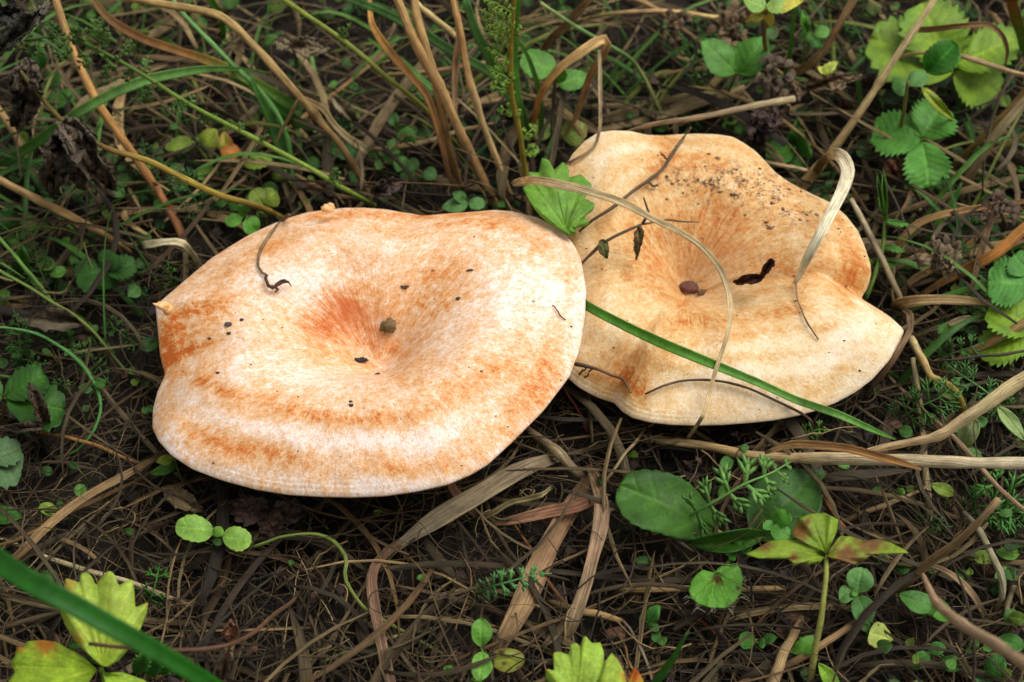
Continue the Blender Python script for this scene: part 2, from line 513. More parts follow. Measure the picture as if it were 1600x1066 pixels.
M = {}
def mat_dry():
    m, nt, b, out = mat('dry_plant')
    col = attr(nt, 'Col', 'Color'); st = attr(nt, 'st')
    streak = noise_(nt, vscale(nt, st, (90, 3600, 1)), 1.0, 3, 0.6)
    blot = noise_(nt, vscale(nt, st, (210, 420, 1)), 1.0, 4, 0.65)
    f1 = rng_(nt, streak, 0.32, 0.68, 0.52, 1.55)
    f2 = rng_(nt, blot, 0.3, 0.72, 0.68, 1.36)
    f = math_(nt, 'MULTIPLY', f1, f2)
    c = mixc(nt, 1.0, mixc(nt, 1.0, col, f, 'MULTIPLY'), (1.0, 0.99, 0.86), 'MULTIPLY')
    spot = noise_(nt, vscale(nt, st, (900, 1500, 1)), 1.0, 2, 0.5)
    sp = rng_(nt, spot, 0.68, 0.76, 0.0, 0.6)
    c = mixc(nt, sp, c, (0.03, 0.02, 0.014))
    nt.links.new(c, b.inputs['Base Color'])
    b.inputs['Roughness'].default_value = 0.72
    b.inputs['Specular IOR Level'].default_value = 0.3
    bump_(nt, b, math_(nt, 'ADD', streak, math_(nt, 'MULTIPLY', blot, 0.7)), 0.75, 0.0004)
    return m
def mat_leaf():
    m, nt, b, out = mat('green_leaf')
    col = attr(nt, 'Col', 'Color'); st = attr(nt, 'st'); vein = attr(nt, 'vein', 'Fac')
    blot = noise_(nt, vscale(nt, st, (260, 260, 1)), 1.0, 4, 0.6)
    fine = noise_(nt, vscale(nt, st, (1500, 1500, 1)), 1.0, 3, 0.6)
    f = math_(nt, 'MULTIPLY', rng_(nt, blot, 0.3, 0.7, 0.72, 1.25), rng_(nt, fine, 0.3, 0.7, 0.82, 1.16))
    c = mixc(nt, 1.0, col, f, 'MULTIPLY')
    c = mixc(nt, 1.0, c, (1.0, 1.0, 0.66), 'MULTIPLY')
    light = mixc(nt, 1.0, c, (1.6, 1.4, 1.4), 'MULTIPLY')
    c = mixc(nt, math_(nt, 'MULTIPLY', vein, 0.75), c, light)
    nt.links.new(c, b.inputs['Base Color'])
    b.inputs['Roughness'].default_value = 0.52
    b.inputs['Specular IOR Level'].default_value = 0.32
    h = math_(nt, 'SUBTRACT', math_(nt, 'MULTIPLY', fine, 0.5), vein)
    bump_(nt, b, h, 0.45, 0.0004)
    tr = nt.nodes.new('ShaderNodeBsdfTranslucent')
    tc = mixc(nt, 1.0, c, (1.25, 1.35, 0.5), 'MULTIPLY')
    nt.links.new(tc, tr.inputs['Color'])
    mx = nt.nodes.new('ShaderNodeMixShader'); mx.inputs[0].default_value = 0.28
    nt.links.new(b.outputs[0], mx.inputs[1]); nt.links.new(tr.outputs[0], mx.inputs[2]); nt.links.new(mx.outputs[0], out.inputs[0])
    return m
def mat_soil():
    m, nt, b, out = mat('soil')
    g = nt.nodes.new('ShaderNodeTexCoord').outputs['Object']
    n1 = noise_(nt, g, 60, 6, 0.65); n2 = noise_(nt, g, 420, 5, 0.7)
    c = mixc(nt, rng_(nt, n1, 0.35, 0.65, 0, 1), (0.009, 0.0075, 0.006), (0.030, 0.024, 0.018))
    c = mixc(nt, rng_(nt, n2, 0.55, 0.72, 0, 0.7), c, (0.062, 0.050, 0.037))
    nt.links.new(c, b.inputs['Base Color']); b.inputs['Roughness'].default_value = 0.95
    b.inputs['Specular IOR Level'].default_value = 0.15
    bump_(nt, b, n2, 0.8, 0.002)
    return m
def mat_crumb():
    m, nt, b, out = mat('crumb')
    col = attr(nt, 'Col', 'Color')
    g = nt.nodes.new('ShaderNodeNewGeometry').outputs['Position']
    n1 = noise_(nt, g, 1400, 4, 0.7)
    c = mixc(nt, 1.0, col, rng_(nt, n1, 0.3, 0.7, 0.5, 1.6), 'MULTIPLY')
    nt.links.new(c, b.inputs['Base Color']); b.inputs['Roughness'].default_value = 0.8
    bump_(nt, b, n1, 0.7, 0.0006)
    return m
def mat_cap(gain=1.0, base=0.37, stops=None):
    m, nt, b, out = mat('mushroom_cap')
    pol = attr(nt, 'polar'); flat = attr(nt, 'flat'); rad = attr(nt, 'rad', 'Fac'); dirt = attr(nt, 'dirt', 'Fac')
    pat = nt.nodes.new('ShaderNodeAttribute'); pat.attribute_name = 'patch'
    sep = nt.nodes.new('ShaderNodeSeparateXYZ'); nt.links.new(pat.outputs['Vector'], sep.inputs[0])
    po, pr, pw = sep.outputs
    # domain: gently warped so that no pattern runs in straight lines
    wv = nt.nodes.new('ShaderNodeTexNoise'); nt.links.new(vscale(nt, flat, (9, 9, 1)), wv.inputs['Vector']); wv.inputs['Scale'].default_value = 1
    wsub = nt.nodes.new('ShaderNodeVectorMath'); wsub.operation = 'MULTIPLY_ADD'
    nt.links.new(wv.outputs['Color'], wsub.inputs[0]); wsub.inputs[1].default_value = (0.07, 0.07, 0.07); nt.links.new(pol, wsub.inputs[2])
    polw = wsub.outputs[0]
    streak = noise_(nt, vscale(nt, polw, (26, 26, 7)), 1.0, 6, 0.72)
    fstreak = noise_(nt, vscale(nt, polw, (80, 80, 26)), 1.0, 4, 0.7)
    blot = noise_(nt, vscale(nt, flat, (4.5, 4.5, 1)), 1.0, 6, 0.7)
    blot2 = noise_(nt, vscale(nt, flat, (22, 22, 1)), 1.0, 5, 0.7)
    blot3 = noise_(nt, vscale(nt, flat, (48, 48, 1)), 1.0, 4, 0.75)
    grain = noise_(nt, vscale(nt, flat, (120, 120, 1)), 1.0, 3, 0.75)
    warp = noise_(nt, vscale(nt, flat, (2.6, 2.6, 1)), 1.0, 4, 0.6)
    ph = math_(nt, 'ADD', math_(nt, 'MULTIPLY', rad, 30.0), math_(nt, 'MULTIPLY', warp, 12.0))
    zone = math_(nt, 'SINE', ph)
    zoneamt = rng_(nt, rad, 0.35, 0.85, 0.015, 0.085)
    # inner part shows fibrils, outer part shows scurfy mottling
    inner = rng_(nt, rad, 0.35, 0.75, 1.0, 0.45)
    a = math_(nt, 'MULTIPLY', math_(nt, 'SUBTRACT', streak, 0.5), math_(nt, 'MULTIPLY', inner, 0.62))
    def acc(a, n, w):
        return math_(nt, 'ADD', a, math_(nt, 'MULTIPLY', math_(nt, 'SUBTRACT', n, 0.5), w))
    a = acc(a, fstreak, 0.55); a = acc(a, blot, 0.72); a = acc(a, blot2, 0.85); a = acc(a, blot3, 1.05); a = acc(a, grain, 0.85)
    a = math_(nt, 'MULTIPLY', a, gain)
    a = math_(nt, 'ADD', a, math_(nt, 'MULTIPLY', zone, zoneamt))
    a = math_(nt, 'ADD', a, math_(nt, 'MULTIPLY', po, rng_(nt, math_(nt, 'ADD', math_(nt, 'MULTIPLY', blot2, 0.5), math_(nt, 'MULTIPLY', streak, 0.5)), 0.36, 0.64, 0.25, 1.3)))
    a = math_(nt, 'SUBTRACT', a, pw)
    v = math_(nt, 'ADD', a, base, clamp=True)
    ramp = nt.nodes.new('ShaderNodeValToRGB'); nt.links.new(v, ramp.inputs[0])
    el = ramp.color_ramp.elements
    while len(el) < len(stops): el.new(0.5)
    for e, (p, c) in zip(el, stops): e.position = p; e.color = (*lin(c), 1)
    red = mixc(nt, 0.6, ramp.outputs[0], tuple(lin((190, 92, 46))))
    rf = math_(nt, 'MULTIPLY', pr, rng_(nt, streak, 0.35, 0.62, 0.4, 1.35), clamp=True)
    c = mixc(nt, rf, ramp.outputs[0], red)
    # scurf specks, stretched along the fibrils
    sp = noise_(nt, vscale(nt, polw, (110, 110, 46)), 1.0, 2, 0.5)
    c = mixc(nt, rng_(nt, sp, 0.64, 0.74, 0.0, 0.5), c, tuple(lin((172, 100, 60))))
    # rubbed-in soil
    dn = noise_(nt, vscale(nt, flat, (26, 26, 1)), 1.0, 5, 0.75)
    df = math_(nt, 'MULTIPLY', dirt, rng_(nt, dn, 0.50, 0.68, 0.0, 1.0), clamp=True)
    c = mixc(nt, df, c, tuple(lin((128, 92, 66))))
    nt.links.new(c, b.inputs['Base Color'])
    b.inputs['Roughness'].default_value = 0.6
    b.inputs['Specular IOR Level'].default_value = 0.3
    h = math_(nt, 'ADD', math_(nt, 'MULTIPLY', grain, 0.5), math_(nt, 'MULTIPLY', fstreak, 0.5))
    h = math_(nt, 'ADD', h, math_(nt, 'MULTIPLY', blot2, 0.9))
    bump_(nt, b, h, 0.4, 0.0010)
    return m
def mat_flesh():
    m, nt, b, out = mat('mushroom_flesh')
    g = nt.nodes.new('ShaderNodeNewGeometry').outputs['Position']
    n1 = noise_(nt, g, 500, 4, 0.6)
    c = mixc(nt, rng_(nt, n1, 0.35, 0.65, 0, 1), tuple(lin((226, 160, 92))), tuple(lin((240, 196, 140))))
    nt.links.new(c, b.inputs['Base Color']); b.inputs['Roughness'].default_value = 0.6
    return m
M['dry'] = mat_dry(); M['leaf'] = mat_leaf(); M['soil'] = mat_soil(); M['crumb'] = mat_crumb(); M['cap1'] = mat_cap(1.05, 0.375, [(0.0, (252, 232, 220)), (0.18, (243, 211, 184)), (0.38, (234, 188, 144)), (0.58, (226, 166, 108)), (0.78, (216, 136, 70)), (1.0, (198, 98, 32))]); M['cap2'] = mat_cap(0.68, 0.415, [(0.0, (246, 226, 200)), (0.18, (239, 214, 176)), (0.38, (228, 191, 138)), (0.58, (216, 166, 102)), (0.78, (204, 132, 66)), (1.0, (188, 94, 32))]); M['flesh'] = mat_flesh()

# ------------------------------------------------------------------ ground
def build_ground():
    f = np.linspace(-0.36, 0.36, 190)
    ext = np.array([0.5, 0.8, 1.5, 3, 6, 12, 25, 50])
    xs = np.concatenate([-ext[::-1], f, ext]); ys = np.concatenate([-ext[::-1], f + 0.06, ext + 0.1])
    X, Y = np.meshgrid(xs, ys, indexing='ij')
    Z = np.zeros_like(X)
    for i in range(X.shape[0]):
        for j in range(X.shape[1]):
            if abs(X[i, j]) < 0.37 and abs(Y[i, j] - 0.06) < 0.37:
                p = Vector((X[i, j], Y[i, j], 0))
                Z[i, j] = 0.0030 * mnoise.noise(p * 38) + 0.0018 * mnoise.noise(p * 120) + 0.0008 * mnoise.noise(p * 300)
    Z -= 0.001
    n, k = X.shape
    i, j = np.meshgrid(np.arange(n - 1), np.arange(k - 1), indexing='ij')
    a = (i * k + j).ravel()
    F = np.stack([a, a + k, a + k + 1, a + 1], -1)
    me = make_mesh('ground', np.stack([X, Y, Z], -1).reshape(-1, 3), F, None)
    me.materials.append(M['soil'])
    o = bpy.data.objects.new('ground', me); COL.objects.link(o)
    o['kind'] = 'structure'; o['label'] = 'dark crumbly soil under the plants and litter'
build_ground()

# ------------------------------------------------------------------ mushrooms
OUT1 = [(243, 478), (247, 520), (250, 556), (258, 586), (246, 612), (239, 640), (238, 668), (248, 690), (268, 712), (300, 733), (345, 750), (400, 765), (450, 773), (500, 776), (550, 777), (600, 775), (650, 768),
        (700, 757), (735, 742), (762, 726), (800, 691), (850, 641), (890, 588), (906, 545), (914, 495), (916, 455), (908, 405), (895, 380), (878, 362), (842, 341), (800, 330), (770, 328), (730, 332), (695, 335), (660, 337),
        (630, 332), (600, 327), (570, 325), (540, 325), (510, 328), (480, 332), (450, 341), (420, 353), (390, 367), (360, 385), (330, 404), (305, 425), (280, 446), (258, 465)]
OUT2 = [(935, 207), (958, 204), (985, 205), (1010, 211), (1035, 212), (1060, 210), (1090, 209), (1120, 210), (1145, 214), (1163, 224), (1180, 236), (1194, 250), (1212, 270), (1235, 286), (1262, 300), (1300, 318), (1322, 337), (1340, 360), (1351, 385),
        (1360, 412), (1361, 430), (1356, 450), (1345, 466), (1365, 478), (1390, 494), (1413, 516), (1405, 540), (1388, 565), (1362, 594), (1335, 614), (1305, 630), (1275, 642), (1245, 650), (1210, 657), (1170, 661), (1130, 664),
        (1090, 665), (1050, 664), (1015, 660), (988, 653), (972, 643), (960, 630), (935, 622), (905, 606), (880, 585), (866, 555), (860, 510), (860, 450), (865, 400), (870, 350), (872, 310), (878, 270), (895, 240), (914, 220)]
CAPS = {}
def smooth01(x, a, b):
    t = np.clip((x - a) / (b - a), 0, 1); return t * t * (3 - 2 * t)
def build_mushroom(idx, outline, cpx, cz, tilt_x, tilt_y, prof, waves, patches, dirts=(), ns=150, nt_=420):
    """tilt_x: right side up; tilt_y: far side up (radians)"""
    C = P(cpx[0], cpx[1], cz)
    ex = nrm(np.array([1, 0, math.tan(tilt_x)])); ey0 = np.array([0, 1, math.tan(tilt_y)])
    nn = nrm(np.cross(ex, ey0)); ey = np.cross(nn, ex)
    R0 = 0.05
    th = np.linspace(0, 2 * math.pi, nt_, endpoint=False)
    s = np.linspace(0, 1, ns); rho = 1 - (1 - s) ** 1.5
    def wave(rh, t):
        h = np.zeros(np.broadcast(rh, t).shape)
        for (a, wd, amp, pw) in waves:
            d = (t - math.radians(a) + math.pi) % (2 * math.pi) - math.pi
            h = h + amp * np.exp(-(d / math.radians(wd)) ** 2) * rh ** pw
        return h
    def height(rh):
        d, w, e, e0, f, d2, w2 = prof
        roll = np.clip((rh - 0.90) / 0.1, 0, 1)
        return -d * np.exp(-(rh / w) ** 2) - d2 * np.exp(-(rh / w2) ** 2) - e * smooth01(rh, e0, 1.25) * 1.6 - f * (1 - np.sqrt(np.maximum(1 - roll ** 2, 0)))
    def surf(R, rh, t, hadd=0.0):
        x = (R * np.cos(t))[..., None]; y = (R * np.sin(t))[..., None]
        return C + rh[..., None] * (x * ex + y * ey) + ((height(rh) + wave(rh, t) + hadd) * R0)[..., None] * nn
    Rr = np.full(nt_, R0)
    c2 = proj(C - nn * 0.1 * R0)
    poly = np.asarray(outline, float)
    pc = np.concatenate([poly, poly[:1]]) 
    dense = np.concatenate([np.linspace(pc[i], pc[i + 1], 24, endpoint=False) for i in range(len(poly))])
    # light smoothing of the traced outline
    for _ in range(6): dense = 0.25 * np.roll(dense, 1, 0) + 0.5 * dense + 0.25 * np.roll(dense, -1, 0)
    dphi = np.arctan2(dense[:, 1] - c2[1], dense[:, 0] - c2[0]); drad = np.hypot(dense[:, 0] - c2[0], dense[:, 1] - c2[1])
    od = np.argsort(dphi); dphi, drad = dphi[od], drad[od]
    sub = np.linspace(0.25, 1, 60); rs = 1 - (1 - sub) ** 1.5
    for it in range(60):
        TTh, RH = np.meshgrid(th, rs, indexing='ij')
        Q = proj(surf(np.repeat(Rr[:, None], len(rs), 1), RH, TTh))
        phi = np.arctan2(Q[..., 1] - c2[1], Q[..., 0] - c2[0]); rd = np.hypot(Q[..., 0] - c2[0], Q[..., 1] - c2[1])
        tg = np.interp(phi, dphi, drad, period=2 * math.pi)
        ratio = np.max(rd / tg, axis=1)
        upd = 1 / ratio
        Rr = Rr * (1 + 0.6 * (upd - 1))
        if it < 50:
            Rr = 0.2 * np.roll(Rr, 1) + 0.6 * Rr + 0.2 * np.roll(Rr, -1)
    TTh, RH = np.meshgrid(th, rho, indexing='ij')
    V = surf(np.repeat(Rr[:, None], ns, 1), RH, TTh)
    # fine natural unevenness
    lx, ly = RH * np.cos(TTh), RH * np.sin(TTh)
    flat = np.stack([lx, ly, np.full_like(lx, idx * 7.3)], -1).reshape(-1, 3)
    nz = np.array([mnoise.noise(Vector((a * 5, b * 5, idx))) * 0.5 + mnoise.noise(Vector((a * 14, b * 14, idx + 3))) * 0.18 for a, b in flat[:, :2]]).reshape(lx.shape)
    V = V + (nz * 0.0011 * smooth01(RH, 0.1, 0.5) * (1 - smooth01(RH, 0.93, 1.0)))[..., None] * nn
    # thin layered lines just inside the margin
    V = V + (0.00005 * np.sin(RH * 300) * (0.5 + 0.5 * np.sin(TTh * 3 + idx)) * smooth01(RH, 0.92, 0.97) * (1 - smooth01(RH, 0.985, 1)))[..., None] * nn
    top = V.reshape(-1, 3)
    px = proj(top)
    pat = np.zeros((len(top), 3))
    for (x, y, rx, ry, rot, ch, amp) in patches:
        c_, s_ = math.cos(math.radians(rot)), math.sin(math.radians(rot))
        dx, dy = px[:, 0] - x, px[:, 1] - y
        u, v = dx * c_ + dy * s_, -dx * s_ + dy * c_
        pat[:, ch] += amp * np.exp(-((u / rx) ** 2 + (v / ry) ** 2))
    rim = smooth01(RH, 0.93, 1.0).ravel()
    pat[:, 2] += 0.10 * rim
    dirt = np.zeros(len(top))
    for (x, y, rx, ry, amp) in dirts:
        dirt += amp * np.exp(-(((px[:, 0] - x) / rx) ** 2 + ((px[:, 1] - y) / ry) ** 2))
    i, j = np.meshgrid(np.arange(nt_), np.arange(ns - 1), indexing='ij'); i2 = (i + 1) % nt_
    F = np.stack([i * ns + j, i * ns + j + 1, i2 * ns + j + 1, i2 * ns + j], -1).reshape(-1, 4)
    polar = np.stack([np.cos(TTh), np.sin(TTh), RH + idx * 3.0], -1).reshape(-1, 3)
    base = np.array([C[0], C[1], 0.0]) - nn * [1, 1, 0] * 0.01
    lab = ('pale orange mushroom with a higher rounder cap, lying over the edge of its neighbour',
           'pale orange mushroom with wavy lobed cap, soil crumbs and a green blade across it')[idx - 1]
    root = thing('mushroom', lab, 'mushroom', base)
    cap = emit('cap', (top, F, {'polar': polar, 'flat': flat, 'rad': RH.ravel(), 'patch': pat, 'dirt': dirt}), M['cap%d' % idx], root)
    # underside: margin lip, then radial gills
    r2 = np.concatenate([[1.0, 0.995, 0.975], np.linspace(0.95, 0.17, 26)])
    d0 = height(np.array([1.0]))[0]
    under = np.concatenate([[0, -0.012, -0.016], -0.018 - 0.30 * (1 - np.linspace(1, 0.0, 26)) ** 1.3])
    ng = 720
    th2 = np.linspace(0, 2 * math.pi, ng, endpoint=False)
    R2 = np.interp(th2, th, Rr, period=2 * math.pi)
    T2, RH2 = np.meshgrid(th2, r2, indexing='ij')
    hh = d0 + under[None, :] + (wave(np.ones(ng), th2))[:, None] * RH2 ** 3 
    ridge = np.where(np.arange(ng) % 4 < 2, 0.0, -0.05)[:, None] * np.where(RH2 < 0.96, 1, 0)
    U = C + (RH2 * R2[:, None])[..., None] * (np.cos(T2)[..., None] * ex + np.sin(T2)[..., None] * ey) + ((hh + ridge) * R0)[..., None] * nn
    k = len(r2)
    i, j = np.meshgrid(np.arange(ng), np.arange(k - 1), indexing='ij'); i2 = (i + 1) % ng
    F2 = np.stack([i * k + j, i * k + j + 1, i2 * k + j + 1, i2 * k + j], -1).reshape(-1, 4)
    emit('gills', (U.reshape(-1, 3), F2, None), M['flesh'], root)
    sb = C + nn * (d0 - 0.25) * R0
    st_pts = crom(np.array([sb, sb * 0.5 + base * 0.5 + [0.001, 0, 0], base - [0, 0, 0.004]]), 14)
    emit('stem', tube_w(st_pts, np.linspace(0.0105, 0.0088, 14), lin((226, 165, 100)), 24), M['flesh'], root)
    tri = F.tolist()
    BVH[idx] = BVHTree.FromPolygons([Vector(v) for v in top], tri)
    CAPS[idx] = dict(root=root, cap=cap, C=C, n=nn, top=top)
    return root
O_, R_, W_ = 0, 1, 2
PATCH1 = [(540, 488, 48, 32, 20, O_, .55), (540, 487, 46, 30, 20, R_, 1.2), (497, 512, 30, 24, 40, O_, .28), (497, 512, 30, 26, 40, R_, .55), (585, 545, 46, 26, 0, O_, .30), (590, 520, 30, 30, 0, R_, .35), (650, 470, 75, 40, -10, O_, .20),
          (700, 440, 60, 50, 0, O_, .10), (300, 487, 60, 13, -18, O_, .62), (285, 520, 45, 18, -15, O_, .42), (258, 555, 16, 38, 0, O_, .75), (282, 552, 40, 10, -25, O_, .50), (300, 548, 60, 8, -25, O_, .25),
          (325, 600, 55, 11, 25, O_, .38), (400, 622, 60, 11, 14, O_, .34), (480, 645, 60, 12, 6, O_, .30), (560, 655, 60, 11, 0, O_, .26), (640, 645, 60, 14, -12, O_, .20), (700, 600, 60, 30, -30, O_, .14),
          (830, 575, 50, 40, -50, O_, .26), (850, 615, 18, 40, 40, O_, .30), (770, 580, 30, 40, 0, O_, .14), (838, 395, 30, 30, 40, O_, .16), (765, 352, 40, 9, 12, O_, .34), (600, 334, 170, 9, 0, O_, .26), (700, 345, 80, 12, 5, O_, .22),
          (430, 385, 110, 14, -25, O_, .16), (400, 700, 130, 14, 10, O_, .22), (440, 705, 26, 14, 0, O_, .22), (330, 690, 50, 16, 20, O_, .14), (620, 735, 170, 9, -4, O_, .10),
          (360, 655, 80, 12, 22, W_, .24), (470, 675, 80, 13, 8, W_, .26), (590, 690, 90, 16, 0, W_, .26), (700, 670, 60, 20, -25, W_, .18), (830, 460, 70, 70, 0, W_, .24), (470, 440, 80, 40, -20, W_, .16), (560, 400, 90, 40, 0, W_, .06),
          (400, 560, 80, 40, 20, W_, .14), (500, 600, 90, 25, 6, W_, .15), (770, 500, 60, 50, 0, W_, .14), (870, 420, 18, 60, -10, W_, .16), (500, 750, 160, 12, 3, W_, .20), (270, 680, 20, 30, 0, W_, .18), (640, 560, 30, 30, 0, O_, .12)]
PATCH2 = [(1130, 350, 230, 130, 15, O_, .07), (1330, 420, 60, 60, 0, O_, .06), (985, 595, 18, 34, -38, O_, .75), (1010, 570, 22, 40, 40, O_, .25), (1010, 420, 60, 60, 0, O_, .20), (1075, 350, 90, 50, 0, O_, .20), (1140, 330, 90, 60, 0, O_, .12), (1235, 430, 80, 30, 10, O_, .20), (1335, 425, 26, 45, 10, O_, .34),
          (1300, 370, 40, 40, 30, O_, .14), (1080, 500, 60, 14, -5, O_, .34), (1200, 492, 90, 10, -8, O_, .26), (1040, 235, 16, 40, 10, O_, .28), (1060, 260, 60, 14, -5, O_, .16), (950, 250, 40, 40, 0, W_, .12), (980, 230, 40, 25, 0, W_, .14),
          (1180, 395, 70, 45, 0, R_, .25), (1090, 400, 70, 40, 0, R_, .30), (1130, 420, 40, 25, 0, W_, .10), (1200, 570, 170, 50, -10, W_, .24), (1330, 530, 70, 45, -25, W_, .22), (1100, 625, 140, 22, 0, W_, .20), (960, 500, 40, 50, 0, W_, .10),
          (1300, 470, 60, 30, 20, W_, .10), (1170, 560, 210, 7, -7, O_, .17), (1180, 525, 190, 7, -8, O_, .20), (1160, 598, 200, 6, -5, O_, .12), (1070, 262, 90, 5, -3, O_, .16), (1060, 245, 80, 5, -3, O_, .14), (930, 590, 30, 30, 0, O_, .16), (1060, 470, 22, 12, 20, O_, .3), (1240, 600, 30, 10, -12, O_, .16), (1310, 575, 16, 8, -20, O_, .22)]
#            depth width edge e0  roll d2  w2
build_mushroom(1, OUT1, (572, 508), 0.0395, math.radians(7), math.radians(2), (0.19, 0.42, 0.17, 0.50, 0.035, 0.13, 0.20),
               [(189, 9, -0.10, 2.5), (60, 22, -0.04, 3), (100, 16, 0.03, 3), (210, 16, 0.03, 3)], PATCH1, [(620, 520, 60, 60, .3), (700, 450, 50, 40, .25)])
build_mushroom(2, OUT2, (1088, 398), 0.0345, math.radians(-2), math.radians(13), (0.22, 0.42, 0.14, 0.55, 0.03, 0.16, 0.17),
               [(118, 14, 0.07, 3), (98, 10, -0.05, 3), (70, 16, 0.05, 3), (-8, 6, -0.16, 2.5), (10, 13, 0.06, 3), (-26, 13, 0.10, 2.5), (236, 6, -0.13, 1.6), (254, 11, 0.07, 1.8), (218, 10, 0.04, 2), (40, 14, -0.03, 3)], PATCH2, [(1110, 285, 66, 30, 1.5), (1180, 290, 66, 34, 1.3), (1250, 325, 54, 34, 1.1), (1060, 280, 40, 20, .8), (1170, 400, 50, 40, .45), (1075, 440, 40, 25, .8), (960, 390, 40, 30, .3)])

# ------------------------------------------------------------------ colours (sRGB)
STRAW = (184, 154, 110); PALE = (205, 186, 150); TAN = (160, 128, 88); BROWN = (132, 92, 58); RUST = (150, 88, 44); GREYT = (138, 120, 96); GREY = (112, 100, 84); DARK = (62, 48, 40)
GRN = (84, 132, 58); LGRN = (112, 158, 78); BGRN = (88, 138, 86); DGRN = (48, 84, 40); OLIVE = (120, 122, 58); YGRN = (158, 176, 62); YEL = (190, 172, 80); LIME = (140, 178, 70)

def blade(label, pts, w, col, name='dry_grass_leaf', cat='grass leaf', group=None, **kw):
    dry = kw.pop('dry', True)
    g = g_ribbon(pts, w, col, **kw)
    g[2]['vein'] = np.zeros(len(g[0]))
    return emit(name, g, M['dry' if dry else 'leaf'], origin=W(pts[0]) if pts[0][2] < 900 else None, label=label, cat=cat, group=group)
def green(label, pts, w, col, **kw):
    return blade(label, pts, w, col, name='green_grass_leaf', cat='grass leaf', dry=False, **kw)
def stalk(label, pts, w, col, name='dry_grass_stalk', cat='grass stalk', group=None, sheath=None, **kw):
    g = g_tube(pts, w, col, **kw)
    return emit(name, g, M['dry'], label=label, cat=cat, group=group)
def twig(label, pts, w, col, side=(), name='twig', cat='twig', **kw):
    """a twig with side twigs as parts"""
    if not side:
        return stalk(label, pts, w, col, name=name, cat=cat, **kw)
    root = thing(name, label, cat, W(pts[0]))
    emit('main_shoot', g_tube(pts, w, col, **kw), M['dry'], root)
    for sp, sw in side:
        emit('side_shoot', g_tube(sp, sw, col, sides=6), M['dry'], root)
    return root
def plant(label, leaves, stem=None, root=None, name='seedling', cat='seedling', group=None, stem_w=3.0, stem_col=(110, 130, 70), leaf_name='leaf', extra=()):
    """leaves: list of dicts for g_leaf; stem: pixel path of the visible stem; every leaf gets a stalk down to the root"""
    if root is None:
        bx = np.mean([l['base'][0] for l in leaves]); by = np.mean([l['base'][1] for l in leaves])
        p = W((bx, by, np.mean([min(l['base'][2], 400) for l in leaves])))
        foot = np.array([p[0], p[1] + 0.001, -0.001])
    else:
        foot = W(root)
    rt = thing(name, label, cat, foot, group)
    if stem is not None:
        emit('stem', g_tube(stem, stem_w, stem_col), M['dry'], rt)
    for l in leaves:
        l = dict(l); st = l.pop('stalk', True)
        base = l.pop('base'); tip = l.pop('tip'); w = l.pop('w')
        g = g_leaf(base, tip, w, **l)
        emit(leaf_name, g, M['leaf'], rt)
        if st and stem is None:
            b = W(base); k = mpp(b)
            mid = (b + foot) * 0.5 + np.array([random.uniform(-.001, .001), 0.001, 0.001])
            C = crom(np.array([foot, mid, b + np.array([0, 0, -0.00005])]), 10)
            s = tube_w(C, np.full(10, stem_w * 0.5 * k), lin(stem_col), 6, nseed())
            emit('leaf_stalk', s, M['dry'], rt)
    return rt
def L(bx, by, bz, tx, ty, tz, w, **kw):
    d = dict(base=(bx, by, bz), tip=(tx, ty, tz), w=w); d.update(kw); return d

# ================================================================== things lying on the caps
blade('long arched dry blade looping over the lobed mushroom cap', [(800, 288, 30), (830, 281, 50), (880, 289, 56), (925, 300, 56), (970, 316, 2014), (1015, 340, 2015), (1060, 362, 2016), (1095, 385, 2016), (1122, 415, 2015), (1138, 450, 2013), (1143, 485, 2010), (1136, 530, 2007), (1120, 575, 2005), (1107, 620, 2003), (1098, 650, 26), (1083, 674, 14), (1070, 690, 2)],
      [6, 13, 14, 14, 14, 13, 12, 11, 10, 9, 8, 7, 7, 7, 6, 5, 4], [(214, 192, 152), (212, 190, 152), (200, 176, 138), (190, 164, 128), (196, 170, 136)], fold=0.3, roll=0.1, twist=0.4)
green('single green blade lying across the lobed cap from under its neighbour', [(880, 462, 30), (905, 470, 2004), (935, 487, 2005), (1000, 520, 2006), (1060, 548, 2005), (1125, 575, 2004), (1190, 600, 2003), (1250, 627, 2003), (1310, 648, 26), (1360, 670, 20), (1400, 687, 14)],
      [16, 16, 16, 16, 15, 13, 12, 13, 13, 10, 2], [(84, 142, 50), (98, 156, 62), (112, 166, 84), (130, 182, 110), (110, 166, 86)], fold=0.35, roll=0.2, twist=0.25, m=3)
blade('pale folded dry blade hanging onto the lobed cap beside the long straw', [(1274, 270, 8), (1284, 255, 22), (1296, 243, 36), (1308, 239, 44), (1319, 247, 48), (1325, 266, 48), (1316, 295, 2018), (1300, 328, 2016), (1280, 368, 2012), (1262, 402, 2008), (1248, 432, 2004), (1241, 444, 2002)],
      [12, 12, 13, 14, 15, 17, 20, 20, 19, 18, 15, 6], [(150, 112, 68), (170, 130, 84), (206, 192, 166), (214, 204, 182), (208, 196, 172)], fold=0.12, roll=0.0, twist=0.1, m=3)
stalk('thin withered tail curling on the lobed cap below the folded blade', [(1243, 440, 2002), (1246, 468, 2001.2), (1256, 494, 2001), (1268, 514, 2000.8), (1279, 531, 2000.4)], [4, 3, 3, 3, 2], [(150, 120, 100), (120, 90, 76)], name='leaf_tail', cat='plant fragment', sides=6)
